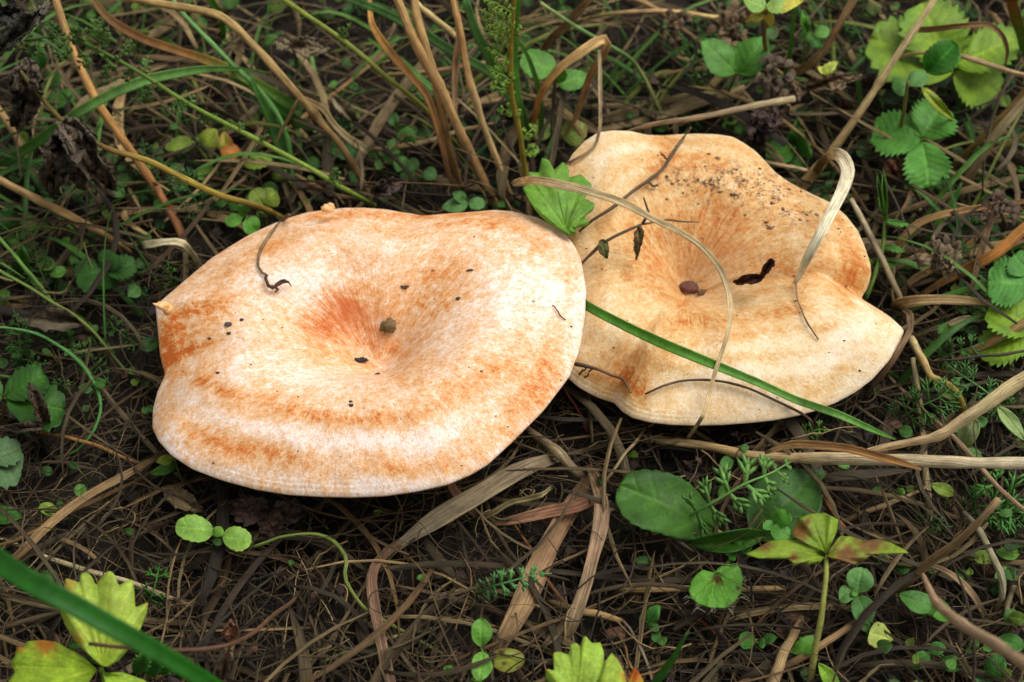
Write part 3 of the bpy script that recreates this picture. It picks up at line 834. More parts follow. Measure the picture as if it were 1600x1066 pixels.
twig('thin forked dry twig lying over the far edge of the lobed cap', [(1079, 200, 44), (1068, 216, 2001.5), (1050, 243, 2001), (1035, 264, 2001), (1010, 284, 2001.5), (985, 300, 2002), (950, 328, 2003), (925, 345, 2003), (905, 362, 2002)],
     [4, 5, 6, 5, 6, 5, 6, 5, 4], [(104, 82, 66), (84, 64, 52)], side=[([(1010, 284, 2001.5), (1020, 290, 2001), (1028, 289, 2000.8)], 4), ([(1046, 248, 2001), (1038, 246, 2001.5), (1033, 240, 2002)], 3)])
rt = twig('dark twig with two shrivelled leaf scraps at the rim between the caps', [(896, 428, 2001), (915, 405, 2002), (935, 385, 2005), (960, 370, 2007), (985, 358, 2009), (1004, 350, 2010)], [4, 5, 6, 5, 5, 4], [(90, 72, 60), (110, 92, 78)],
     side=[([(1004, 350, 2010), (1045, 345, 2004), (1070, 346, 2002), (1092, 347, 2001)], [4, 3, 4, 2]), ([(1004, 350, 2010), (1012, 330, 2012), (1006, 309, 2014)], [5, 4, 3])])
emit('leaf_scrap', g_leaf((1000, 352, 2010), (994, 404, 2003), 13, 'lance', col=(150, 128, 100), col2=(124, 104, 80), veins=0, crumple=0.06), M['leaf'], rt)
emit('leaf_scrap', g_leaf((940, 374, 2006), (948, 404, 2004), 17, 'ovate', col=(104, 104, 66), col2=(86, 78, 54), veins=3, crumple=0.03), M['leaf'], rt)
twig('thin dark bent twig resting on the lobed cap under the green blade', [(1008, 616, 2000.8), (1035, 604, 2001), (1065, 596, 2001.2), (1100, 594, 2001.2), (1135, 598, 2001), (1175, 608, 2001), (1215, 625, 2001), (1245, 640, 2001), (1265, 655, 26), (1270, 668, 18)], [3, 4, 4, 4, 4, 4, 5, 4, 4, 3], [(92, 70, 58), (74, 54, 44)], sides=6)
twig('short branching rootlet stuck in the orange crease between the caps', [(890, 566, 24), (905, 570, 2002), (930, 576, 2002), (955, 585, 2001.5), (972, 592, 2001), (980, 604, 2001), (985, 613, 2000.8)], [6, 7, 5, 4, 5, 4, 3], [(66, 48, 42), (118, 92, 74)],
     side=[([(918, 573, 2002), (908, 582, 2001), (905, 586, 2000.6)], 3), ([(926, 575, 2002), (920, 585, 2001), (913, 590, 2000.6)], 3)])
g = join([g_leaf((1147, 441, 2001.5), (1194, 432, 2005), 15, 'ellip', col=(74, 38, 26), col2=(50, 26, 20), veins=0, crumple=0.05, fold=0.5), g_leaf((1186, 436, 2004), (1208, 405, 2011), 14, 'obovate', col=(84, 44, 30), col2=(56, 30, 22), veins=0, crumple=0.06, fold=0.6)])
emit('dead_leaf_curl', g, M['dry'], label='dark red-brown curled leaf fragment beside the funnel of the lobed cap', cat='leaf fragment')
h, nn_ = hit(1078, 449, 2)
emit('wet_leaf_lump', g_lump(h + np.array([0, 0, 0.0002]), (0.0030, 0.0023, 0.0013), (104, 64, 52), 6, 0.22), M['crumb'], label='reddish brown wet lump in the funnel of the lobed cap', cat='debris')
h, nn_ = hit(1097, 458, 2)
emit('wet_leaf_lump', g_lump(h, (0.0014, 0.0010, 0.0010), (110, 84, 52), 9, 0.5), M['crumb'], label='small tan crumb beside the wet lump in the lobed cap funnel', cat='debris')
h, nn_ = hit(607, 514, 1)
emit('debris_lump', g_lump(h + [0, 0, 0.0010], (0.0020, 0.0019, 0.0018), (112, 92, 56), 12, 0.45), M['crumb'], label='round olive brown debris lump sitting in the funnel of the rounder cap', cat='debris')
h, nn_ = hit(562, 564, 1)
emit('debris_lump', g_lump(h + [0, 0, 0.0003], (0.0019, 0.0007, 0.0006), (46, 42, 44), 15, 0.45), M['crumb'], label='flat blackish speck at the deepest point of the rounder cap funnel', cat='debris')
h, nn_ = hit(357, 508, 1)
emit('debris_lump', g_lump(h + [0, 0, 0.0003], (0.0009, 0.0007, 0.0005), (78, 74, 64), 17, 0.4), M['crumb'], label='small grey grit grain beside two dark specks on the torn side of the rounder cap', cat='debris')
rt = thing('withered_tendril', 'thin withered tendril with a dark tuft curling on the rounder cap', 'plant fragment', W((452, 336, 30)))
emit('tendril', g_tube([(452, 336, 36), (440, 345, 1001), (425, 362, 1001), (412, 382, 1001), (405, 402, 1001), (404, 415, 1001), (410, 426, 1001), (418, 431, 1001)], [6, 6, 5, 5, 5, 5, 4, 4], [(104, 84, 60), (132, 112, 84), (120, 98, 74)], sides=6), M['dry'], rt)
for a, w_ in (([(416, 430, 1001), (415, 440, 1001.5), (420, 447, 1002), (430, 447, 1002), (440, 442, 1002), (452, 441, 1001.5)], [4, 5, 6, 6, 5, 2]), ([(424, 446, 1002), (434, 452, 1001.5), (429, 457, 1000.8)], [4, 4, 2]), ([(430, 446, 1002), (442, 437, 1002.5), (450, 440, 1003), (455, 447, 1001.5)], [4, 4, 3, 2])):
    emit('tuft_strand', g_tube(a, w_, [(70, 44, 42), (88, 62, 54)], sides=6), M['dry'], rt)
twig('tiny bent rootlet hair on the rounder cap close to where the caps overlap', [(863, 477, 1000.5), (869, 482, 1000.8), (873, 491, 1000.8), (884, 500, 1000.3)], [2, 2.5, 2.5, 2], [(120, 76, 56)], sides=5, name='rootlet')
# torn yellow flaps of flesh at the margin of the rounder cap
r1 = CAPS[1]['root']
emit('torn_flap', g_lump(W((254, 478, 36.5)), (0.0017, 0.0013, 0.0010), (236, 184, 104), 5, 0.25), M['flesh'], CAPS[1]['cap'])
emit('torn_flap', g_tube([(264, 484, 34.5), (255, 479, 36), (247, 477, 36.6), (239, 474, 37.5)], [20, 16, 9, 1], [(226, 160, 84), (240, 196, 116)], sides=10, wobble=0.0001), M['flesh'], CAPS[1]['cap'])
emit('torn_flap', g_lump(W((512, 326, 38.5)), (0.0018, 0.0012, 0.0011), (238, 186, 98), 8, 0.25), M['flesh'], CAPS[1]['cap'])
emit('torn_flap', g_lump(W((517, 322, 39)), (0.0009, 0.0008, 0.0009), (238, 186, 98), 3, 0.25), M['flesh'], CAPS[1]['cap'])
# soil crumbs and specks on the caps (too many and too small to count)
crumbs = []
def crumb_at(px, py, which, s, col):
    h, n_ = hit(px, py, which)
    if h is None: return
    crumbs.append(g_lump(h + np.array([0, 0, s * 0.2]), (s * random.uniform(0.7, 1.4), s * random.uniform(0.6, 1.1), s * 0.38), col, random.randrange(90), 0.7, n=6))
for i in range(200):
    x, y = random.gauss(1170, 70), random.gauss(295, 34)
    crumb_at(x, y + (x - 1170) * 0.25, 2, 0.00017 * math.exp(random.gauss(0, 0.6)), random.choice([(132, 98, 72), (116, 88, 66), (146, 116, 88), (98, 74, 58)]))
for i in range(110):
    crumb_at(random.uniform(900, 1390), random.uniform(215, 650), 2, 0.00014 * math.exp(random.gauss(0, 0.55)), random.choice([(94, 60, 40), (70, 48, 38), (60, 48, 40)]))
for i in range(150):
    crumb_at(random.uniform(260, 900), random.uniform(345, 760), 1, 0.00011 * math.exp(random.gauss(0, 0.6)), random.choice([(84, 60, 44), (60, 46, 40), (110, 74, 50)]))
for (x, y, s) in ((1108, 241, .0011), (1100, 285, .0012), (1112, 288, .0010), (1060, 282, .0008), (1250, 344, .0010), (1262, 346, .0007), (1150, 265, .0008), (1208, 310, .0010), (1290, 352, .0008), (1232, 296, .0012), (1322, 447, .0010), (1034, 242, .0008), (1300, 312, .0010), (1310, 358, .0007), (1098, 372, .0007)):
    crumb_at(x, y, 2, s * 0.5, (136, 104, 80))
for (x, y, s) in ((378, 500, .0005), (341, 583, .0004), (548, 628, .0006), (549, 634, .0006), (590, 585, .0005), (632, 449, .0007), (716, 467, .0006), (735, 423, .0006), (392, 570, .0003), (328, 529, .0005), (358, 521, .0005)):
    crumb_at(x, y, 1, s, (66, 50, 40))
emit('soil_crumbs', join(crumbs), M['crumb'], label='brown soil crumbs and dark specks sprinkled over both caps', cat='soil crumbs', kind='stuff')

# ================================================================== big dry stalks and blades round the caps
stalk('thick pale broken stalk lying in front of the lobed cap, one end split', [(1000, 684, 4), (1050, 690, 6), (1110, 697, 8), (1160, 707, 11), (1210, 711, 14), (1300, 716, 20), (1400, 722, 26), (1500, 724, 31), (1620, 724, 36)], [12, 14, 14, 16, 19, 20, 20, 19, 19], [(190, 168, 128), (176, 146, 104), (170, 142, 106), (196, 178, 148), (186, 168, 140), (204, 190, 166)], sides=14, wobble=0.0004)
blade('brown dry leaf sheath clinging along the thick pale stalk', [(1195, 708, 18), (1240, 696, 22), (1300, 699, 25), (1360, 708, 28), (1410, 722, 30), (1440, 734, 30)], [5, 13, 13, 14, 14, 3], [(140, 112, 74), (128, 94, 60), (156, 112, 66), (168, 124, 76)], name='leaf_sheath', cat='leaf sheath', fold=0.7, roll=0.1)
stalk('pale jointed branch rising from the thick stalk with a purple node', [(1330, 716, 22), (1370, 702, 26), (1420, 691, 30), (1468, 680, 34), (1500, 658, 38), (1550, 626, 44), (1620, 578, 52)], [9, 11, 13, 15, 20, 22, 20], [(190, 168, 130), (186, 158, 124), (190, 164, 128), (206, 186, 146), (198, 176, 134)], sides=12, nodes=(0.46,))
stalk('straight long straw stalk leaning beyond the far edge of the lobed cap', [(1246, 300, 2), (1300, 236, 14), (1350, 163, 28), (1395, 97, 40), (1440, 30, 52), (1475, -25, 60)], [22, 14, 12, 11, 11, 10], [(178, 142, 92), (176, 148, 104), (186, 160, 118), (196, 174, 134), (190, 168, 126)], sides=10, nodes=(0.55,))
stalk('grey weathered stalk leaning beside the notched margin of the lobed cap', [(1330, 312, 22), (1350, 350, 20), (1378, 402, 16), (1398, 448, 12), (1412, 482, 6), (1424, 522, 3)], [8, 10, 10, 10, 9, 9], [(176, 160, 134), (156, 138, 112), (168, 148, 118)], sides=8)
stalk('pale jointed stalk with an olive bent end beside the lobed cap', [(1418, 518, 3), (1438, 555, 12), (1456, 588, 16), (1478, 598, 16), (1495, 615, 14), (1506, 645, 8), (1508, 670, 2)], [12, 13, 13, 11, 11, 11, 8], [(196, 176, 132), (200, 180, 136), (180, 150, 100), (128, 110, 44), (120, 108, 44)], sides=10, nodes=(0.42,))
blade('brown strip hugging the pointed margin of the lobed cap', [(1412, 484, 12), (1421, 494, 18), (1421, 510, 22), (1412, 530, 24), (1398, 555, 22), (1382, 578, 18), (1362, 606, 10), (1348, 628, 3)], [6, 12, 11, 10, 10, 10, 8, 5], [(110, 90, 66), (96, 76, 56), (120, 92, 66), (98, 78, 58)], fold=0.8, roll=0.5)
stalk('thin pinkish stem crossing under the pale jointed branch', [(1388, 588, 2), (1440, 640, 8), (1500, 693, 14), (1560, 762, 20), (1620, 812, 26)], [5, 7, 8, 8, 8], [(150, 124, 96), (156, 128, 104), (150, 122, 98)], sides=8)
stalk('upright pale stem passing behind the thick pale stalk', [(1426, 560, 12), (1436, 630, 8), (1444, 700, 6), (1449, 760, 4), (1454, 815, 2)], [8, 10, 10, 11, 10], [(158, 140, 110), (150, 130, 100), (164, 146, 116)], sides=8)
blade('flat dry blade curling away from the pointed lobe of the lobed cap', [(1397, 484, 4), (1402, 474, 12), (1430, 468, 16), (1470, 467, 17), (1520, 472, 16), (1560, 477, 16), (1620, 488, 14)], [5, 18, 18, 15, 12, 13, 10], [(128, 100, 66), (166, 138, 98), (178, 152, 112), (160, 134, 96), (130, 96, 64)], fold=0.4)
blade('orange brown broad blade slanting out of the tangle beside the lobed cap', [(1432, 466, 3), (1470, 442, 10), (1510, 420, 16), (1550, 398, 22), (1620, 340, 30)], [7, 14, 17, 18, 14], [(178, 146, 104), (164, 118, 66), (158, 104, 50), (150, 102, 52)], fold=0.4)
blade('tan curved blade arching away from the grey weathered stalk', [(1384, 415, 3), (1402, 385, 14), (1432, 352, 20), (1480, 332, 24), (1540, 322, 22), (1620, 312, 18)], [10, 12, 13, 11, 9, 6], [(156, 128, 92), (150, 118, 80), (140, 104, 68), (128, 92, 60)], fold=0.4)
blade('wide tan blade lying flat beside the narrow-leaved sprig', [(1372, 440, 2), (1410, 412, 8), (1450, 398, 12), (1510, 392, 13), (1560, 386, 13), (1620, 366, 15)], [8, 12, 16, 18, 17, 12], [(168, 138, 100), (176, 148, 108), (166, 138, 98), (150, 118, 78)], fold=0.25)
blade('dull tan blade rising between the orange brown and the wide tan blades', [(1395, 470, 2), (1425, 438, 8), (1460, 420, 12), (1500, 395, 12), (1545, 350, 16)], [6, 12, 14, 10, 5], [(160, 132, 94), (150, 120, 82), (140, 104, 64)], fold=0.4)
green('short broad green blade rising from the tangle by the three-part strawberry leaf', [(1443, 388, 3), (1462, 358, 10), (1485, 322, 16), (1503, 285, 22)], [15, 15, 12, 3], [(86, 138, 52), (78, 132, 50), (64, 112, 48)])
green('thin straight green blade through the tangle by the grey weathered stalk', [(1400, 448, 3), (1440, 428, 9), (1490, 402, 13), (1545, 376, 16)], [4, 6, 6, 3], [(76, 124, 54), (70, 118, 50)])
green('fresh green blade entering beside the orange brown blade', [(1560, 405, 4), (1585, 385, 10), (1620, 358, 16)], [5, 12, 13], [(110, 160, 50), (104, 158, 54)])
blade('pale spoon-tipped dry blade beside the pointed lobe of the lobed cap', [(1424, 527, 3), (1465, 512, 9), (1495, 502, 12), (1515, 498, 12), (1531, 501, 10)], [3, 5, 9, 12, 4], [(168, 146, 112), (176, 158, 128), (184, 168, 140)], fold=0.5)
stalk('olive brown stalk slanting below the yellowing strawberry leaf', [(1455, 596, 2), (1510, 556, 10), (1560, 528, 16), (1625, 490, 22)], [8, 12, 14, 15], [(140, 112, 64), (146, 118, 74), (150, 124, 82)], sides=8)
stalk('dark thin twig crossing the feathery leaves beside the lobed cap', [(1450, 566, 8), (1490, 562, 14), (1530, 556, 17), (1570, 553, 19), (1620, 546, 20)], [3, 4, 5, 5, 4], [(84, 74, 66), (70, 60, 54)], sides=6, name='twig', cat='twig')

# ---- top left
stalk('orange brown thick straw slanting across the pale green blade to the rounder cap', [(285, 365, 2), (252, 308, 10), (225, 265, 18), (188, 212, 27), (150, 158, 36), (118, 90, 46), (90, 10, 58), (84, -20, 62)], [13, 13, 14, 14, 14, 13, 12, 11], [(132, 92, 58), (160, 112, 66), (182, 134, 80), (176, 136, 86), (168, 132, 90)], sides=10)
rt = thing('feathery_herb', 'long green herb stem with tiny feathery leaves reaching the rounder cap', 'herb', W((586, 322, 6)))
emit('stem', g_tube([(586, 322, 6), (540, 296, 24), (480, 259, 32), (400, 217, 40), (300, 166, 48), (235, 125, 53), (180, 92, 57), (125, 65, 60), (80, 58, 62), (40, 62, 63)], [7, 8, 8, 8, 8, 7, 7, 6, 5, 4], [(150, 172, 92), (142, 166, 80), (120, 146, 62), (96, 122, 54), (70, 100, 50)], sides=8), M['leaf'], rt)
for i, (a, b, n_, wl) in enumerate([((130, 66, 60), (155, 28, 66), 5, 11), ((112, 62, 60), (80, 95, 58), 5, 11), ((95, 58, 61), (70, 35, 66), 5, 11), ((150, 78, 59), (170, 40, 66), 5, 10), ((185, 94, 57), (205, 62, 60), 5, 9), ((205, 106, 55), (195, 128, 50), 4, 8), ((222, 116, 54), (232, 86, 57), 4, 8), ((170, 88, 57), (165, 125, 50), 5, 10), ((60, 60, 62), (38, 85, 58), 5, 11), ((85, 58, 62), (110, 85, 57), 5, 10), ((250, 134, 52), (215, 150, 48), 5, 9), ((290, 160, 49), (250, 175, 45), 5, 8), ((300, 166, 48), (290, 142, 50), 3, 6), ((340, 186, 45), (285, 190, 41), 5, 8), ((378, 206, 42), (372, 190, 43), 3, 5), ((405, 220, 40), (420, 210, 41), 3, 5), ((515, 281, 29), (528, 262, 31), 4, 7), ((517, 282, 29), (535, 284, 27), 3, 6), ((148, 76, 58), (120, 108, 52), 5, 10), ((112, 64, 60), (128, 42, 65), 5, 10), ((38, 62, 63), (12, 74, 62), 4, 9), ((55, 60, 62), (60, 90, 58), 5, 10)]):
    emit('leaf', feather(None, None, None, [a, ((a[0] + b[0]) / 2 + 2, (a[1] + b[1]) / 2 - 2, (a[2] + b[2]) / 2 + 1), b], n_, wl, (84, 116, 66) if i % 3 else (100, 130, 78), w=3.0, lobes=2, stem_w=2.5, parent=rt, one=True), M['leaf'], rt)
green('broad pale green blade arching across the orange brown thick straw', [(-20, 272, 6), (35, 236, 22), (70, 212, 32), (120, 178, 42), (180, 146, 46), (240, 122, 46), (310, 109, 42), (370, 108, 36), (418, 114, 28)], [13, 14, 15, 17, 17, 16, 13, 8, 2], [(84, 128, 62), (92, 138, 70), (108, 152, 92), (104, 150, 90), (92, 138, 80)], m=3)
blade('blade turning from brown to green above the pale green blade', [(480, 178, 4), (440, 155, 18), (400, 132, 28), (330, 99, 38), (275, 79, 44), (220, 58, 48), (170, 28, 52), (138, -10, 56)], [10, 14, 18, 17, 15, 15, 13, 10], [(60, 98, 44), (76, 116, 46), (96, 124, 50), (146, 100, 44), (128, 88, 54), (112, 84, 54)], dry=False, m=3)
stalk('long bent brown straw with a joint, dropping behind the rounder cap', [(580, 318, 3), (560, 272, 16), (530, 225, 26), (500, 190, 33), (467, 150, 40), (430, 108, 46), (400, 75, 50), (345, 26, 55), (262, 8, 58), (190, -5, 60)], [9, 11, 11, 12, 13, 13, 13, 13, 12, 11], [(128, 98, 66), (112, 88, 56), (140, 112, 70), (158, 132, 86), (160, 132, 86), (152, 124, 80)], sides=9, nodes=(0.34,))
blade('pale split sheath hanging from the joint of the bent brown straw', [(467, 150, 40), (480, 155, 39), (505, 170, 36), (522, 195, 31), (545, 215, 26), (576, 237, 18)], [5, 9, 9, 11, 13, 10], [(170, 146, 106), (184, 162, 124), (200, 184, 150)], fold=0.5)
stalk('thin tan prong pointing down from the joint of the bent straw', [(468, 152, 40), (455, 175, 34), (442, 202, 27), (430, 226, 20)], [7, 6, 5, 3], [(150, 122, 84), (176, 150, 110)], sides=6)
rt = stalk('slender green grass stem running down behind the bent brown straw', [(455, 320, 3), (455, 262, 12), (445, 205, 22), (410, 150, 30), (350, 86, 38), (285, 20, 46), (262, -15, 50)], [9, 9, 9, 8, 8, 7, 7], [(60, 100, 46), (76, 120, 56), (96, 140, 80), (104, 146, 90)], name='green_grass_leaf', cat='grass leaf', sides=8)
stalk('yellow brown hairy stem ending behind the rounder cap', [(446, 343, 4), (400, 321, 22), (345, 305, 30), (300, 285, 36), (242, 256, 42), (200, 242, 45), (165, 232, 46), (110, 200, 46), (75, 165, 46), (30, 110, 48)], [9, 10, 11, 10, 11, 9, 8, 7, 7, 7], [(140, 120, 50), (128, 104, 44), (148, 130, 52), (120, 92, 48), (96, 84, 40), (84, 80, 40)], sides=8, name='herb', cat='herb')
green('long bluish green blade running behind the thickest straws', [(832, 235, 4), (818, 190, 18), (800, 142, 30), (760, 110, 38), (715, 84, 44), (660, 50, 50), (600, 18, 55), (530, -8, 60)], [14, 17, 17, 15, 15, 15, 13, 12], [(84, 124, 70), (92, 134, 84), (86, 130, 84), (98, 146, 96)])
rt = thing('feathery_herb', 'olive herb stem with one small feathery tuft above the straws', 'herb', W((725, 240, 4)))
emit('stem', g_tube([(725, 240, 4), (695, 205, 20), (660, 165, 32), (610, 125, 42), (570, 91, 48), (530, 60, 52), (480, 25, 56), (430, -10, 60)], [7, 8, 8, 8, 8, 8, 8, 8], [(96, 92, 50), (112, 112, 56), (120, 126, 60), (140, 152, 76), (146, 158, 78)], sides=8), M['leaf'], rt)
emit('leaf', feather(None, None, None, [(530, 60, 52), (540, 46, 56), (548, 36, 58)], 4, 9, (112, 160, 80), w=2.6, lobes=1, stem_w=2.5, parent=rt, one=True), M['leaf'], rt)
stalk('thickest straw stalk standing behind the dip in the rounder cap edge', [(778, 328, 2), (745, 262, 16), (716, 202, 30), (690, 142, 42), (668, 100, 50), (645, 55, 58), (615, -15, 68)], [15, 15, 15, 16, 16, 15, 15], [(140, 104, 66), (164, 128, 84), (178, 142, 96), (160, 124, 82), (170, 134, 92)], sides=10, nodes=(0.62,))
stalk('second straw stalk crossing behind the thickest straw', [(722, 300, 3), (700, 220, 24), (680, 130, 44), (665, 75, 54), (650, 20, 62), (645, -15, 66)], [10, 12, 14, 14, 14, 14], [(132, 98, 64), (150, 118, 76), (168, 136, 90), (166, 134, 90)], sides=9)
blade('curved orange tan blade hooked round the thickest straw', [(716, 314, 4), (702, 272, 16), (688, 215, 28), (668, 152, 40), (640, 116, 46), (605, 76, 50), (582, 40, 50), (578, 8, 48), (580, -15, 46)], [4, 7, 9, 12, 13, 12, 10, 7, 5], [(140, 100, 66), (150, 110, 70), (160, 116, 66), (176, 128, 66), (130, 100, 60)], fold=0.5)
stalk('slim straw with a dark split standing beside the thickest straw', [(800, 312, 2), (775, 247, 18), (755, 192, 30), (736, 132, 42), (722, 62, 54), (704, -15, 66)], [9, 10, 10, 13, 11, 10], [(178, 146, 104), (186, 156, 114), (176, 148, 108), (160, 120, 76), (176, 138, 90)], sides=8, nodes=(0.52,))
stalk('pale short straw slanting between the thickest and the slim split straw', [(716, 60, 44), (700, 47, 48), (665, 18, 54), (640, -8, 58)], [10, 10, 9, 9], [(190, 164, 116), (196, 172, 124)], sides=8)
blade('hanging tan dry blade beside the slim split straw', [(713, 2, 60), (716, 60, 50), (712, 110, 40), (711, 150, 33), (710, 180, 28)], [7, 10, 10, 9, 10], [(150, 120, 90), (160, 126, 94), (172, 140, 106)], fold=0.6)
rt = thing('feathery_herb', 'upright yellowish herb stem with green feathery leaves behind the caps', 'herb', W((828, 335, 3)))
emit('stem', g_tube([(828, 335, 3), (824, 292, 14), (813, 212, 34), (801, 150, 48), (798, 80, 64), (802, 5, 80), (804, -20, 86)], [9, 9, 9, 9, 9, 8, 8], [(150, 138, 66), (158, 142, 70), (150, 132, 66), (146, 128, 62), (138, 122, 60)], sides=8), M['leaf'], rt)
for (a, b, n_, wl) in [((800, 20, 78), (750, -2, 84), 7, 9), ((799, 45, 72), (748, 15, 80), 7, 10), ((798, 66, 67), (752, 42, 74), 7, 9), ((798, 95, 61), (757, 75, 66), 6, 8), ((800, 128, 54), (760, 106, 60), 6, 8), ((802, 150, 48), (764, 132, 50), 5, 7), ((813, 178, 42), (775, 172, 42), 5, 7), ((818, 220, 32), (838, 196, 34), 4, 7), ((820, 245, 25), (842, 232, 26), 4, 7), ((800, 60, 68), (816, 40, 72), 4, 6)]:
    emit('leaf', feather(None, None, None, [a, ((a[0] + b[0]) / 2, (a[1] + b[1]) / 2 - 3, (a[2] + b[2]) / 2 + 1), b], n_, wl * 1.35, (132, 168, 80), w=3.6, lobes=2, stem_w=3, parent=rt, one=True), M['leaf'], rt)
green('green blade standing close behind the upright feathery herb stem', [(818, 260, 4), (812, 180, 26), (804, 90, 46), (808, 20, 62), (812, -15, 70)], [6, 8, 9, 10, 10], [(76, 120, 50), (84, 136, 58), (88, 142, 62)])
green('broad bluish blade slanting behind the slim split straw', [(822, 235, 6), (805, 175, 20), (775, 110, 34), (745, 50, 48), (728, 0, 58)], [9, 14, 16, 15, 13], [(74, 118, 54), (92, 138, 80), (100, 146, 96)])
blade('arched dry blade with orange foot, folded over behind the lobed cap', [(829, 240, 4), (834, 195, 20), (841, 160, 30), (855, 130, 38), (878, 104, 44), (905, 83, 48), (930, 66, 50), (944, 61, 50), (947, 70, 48), (938, 92, 42), (922, 118, 35), (908, 158, 25), (896, 190, 17), (874, 221, 8)], [5, 6, 7, 10, 12, 14, 15, 15, 14, 12, 11, 9, 6, 2], [(80, 110, 40), (170, 110, 50), (184, 130, 70), (178, 142, 92), (182, 148, 104), (160, 116, 72), (158, 120, 80), (176, 144, 104)], fold=0.45, roll=0.3)
blade('thin greyish dry blade dropping onto the far edge of the lobed cap', [(936, 78, 46), (938, 110, 44), (938, 150, 44), (936, 195, 46), (930, 225, 2001), (918, 239, 2001), (895, 252, 2001), (872, 265, 30)], [5, 6, 6, 6, 5, 4, 6, 7], [(160, 142, 114), (152, 132, 104), (146, 124, 94), (170, 146, 108)], fold=0.6)
blade('brown flat blade slanting behind the fresh pair of round leaves', [(842, 88, 20), (862, 62, 30), (888, 34, 40), (926, -8, 52)], [8, 13, 14, 12], [(128, 96, 70), (142, 108, 78), (150, 116, 86)], fold=0.3)
stalk('thin pinkish yellow stalk arching far behind the lobed cap', [(880, 42, 4), (910, 30, 16), (950, 22, 24), (1010, 18, 28), (1060, 20, 26), (1121, 28, 20)], [5, 6, 6, 7, 7, 8], [(150, 148, 70), (176, 158, 100), (190, 150, 112), (204, 178, 116)], sides=7, name='herb', cat='herb')
stalk('thin green stem slanting down to the far edge of the lobed cap', [(1046, 205, 4), (1030, 170, 12), (1005, 118, 20), (985, 92, 26), (950, 70, 32), (900, 42, 40), (845, 5, 48)], [5, 6, 6, 6, 7, 6, 6], [(110, 120, 60), (110, 110, 62), (96, 128, 66), (110, 146, 86), (140, 156, 100)], sides=7, name='herb', cat='herb')
stalk('grey brown dry stem resting on the far edge of the lobed cap', [(975, 208, 34), (1010, 197, 38), (1060, 188, 40), (1120, 177, 41), (1180, 165, 40), (1240, 155, 38)], [5, 8, 9, 10, 11, 12], [(140, 112, 84), (136, 112, 86), (140, 120, 96), (150, 132, 106), (176, 156, 124)], sides=8)
blade('broad pale dead blade lying flat behind the grey brown stem', [(920, 192, 4), (980, 178, 8), (1040, 166, 10), (1090, 154, 11), (1150, 145, 10)], [10, 22, 26, 20, 10], [(128, 110, 84), (140, 122, 94), (134, 116, 88)], fold=0.2)
stalk('yellowish straw piece lying behind the toothed leaf pair', [(1092, 156, 8), (1115, 130, 14), (1140, 100, 20), (1160, 70, 26)], [12, 12, 11, 9], [(168, 146, 96), (172, 150, 102)], sides=8)
blade('withered bent blade leaning over the end of the grey brown stem', [(1218, 130, 10), (1235, 116, 20), (1262, 100, 30), (1290, 76, 40), (1306, 48, 48), (1322, 20, 54), (1338, -12, 60)], [6, 10, 14, 15, 11, 12, 12], [(112, 78, 50), (150, 118, 84), (180, 152, 112), (150, 120, 88), (156, 126, 94)], fold=0.6)
stalk('short straw stub poking out behind the lobed cap beside the long straw', [(1190, 252, 14), (1215, 258, 16), (1240, 262, 15), (1260, 267, 13)], [6, 7, 7, 7], [(160, 130, 98), (176, 150, 118)], sides=8)
blade('hooked thin blade looping over the lime strawberry leaf', [(1372, 30, 8), (1400, 42, 26), (1450, 46, 38), (1500, 42, 46), (1545, 40, 48), (1566, 56, 44), (1574, 80, 36), (1570, 104, 26)], [5, 6, 7, 8, 9, 9, 6, 3], [(108, 80, 50), (120, 86, 54), (124, 88, 58), (168, 140, 104)], fold=0.6)
stalk('thin pale curved stem crossing behind the straight long straw', [(1397, 97, 24), (1415, 86, 30), (1440, 82, 34), (1470, 82, 36), (1500, 88, 38), (1550, 104, 38), (1620, 124, 36)], [4, 6, 6, 7, 9, 9, 9], [(160, 128, 88), (176, 150, 112), (168, 142, 108), (150, 124, 92)], sides=7)
blade('pale grey broad blade standing beyond the three-part strawberry leaf', [(1495, 315, 4), (1515, 275, 16), (1540, 235, 26), (1570, 195, 36), (1620, 140, 48)], [11, 14, 14, 15, 15], [(140, 106, 70), (166, 142, 108), (184, 166, 134), (180, 160, 126)], fold=0.4)
stalk('olive brown stalk close behind the pale grey broad blade', [(1478, 272, 3), (1530, 220, 18), (1570, 178, 28), (1620, 122, 40)], [8, 10, 11, 11], [(120, 100, 54), (126, 100, 56), (120, 94, 54)], sides=8)
stalk('thin brown stalk slanting under the pale grey broad blade', [(1480, 282, 2), (1530, 248, 10), (1570, 228, 16), (1620, 200, 24)], [7, 9, 9, 8], [(120, 98, 60), (140, 114, 74), (136, 128, 62)], sides=8)
blade('green blade with a red edge beyond the lime strawberry leaf', [(1575, -15, 60), (1588, 25, 46), (1600, 70, 28), (1612, 110, 8)], [14, 17, 15, 8], [(150, 70, 40), (110, 130, 60), (96, 140, 70)], dry=False)
stalk('reddish short stem beyond the lobed cap near the long straw', [(1330, 172, 6), (1312, 150, 12), (1296, 128, 18), (1275, 105, 22)], [5, 6, 6, 5], [(130, 74, 40), (140, 80, 44)], sides=6, name='herb', cat='herb')
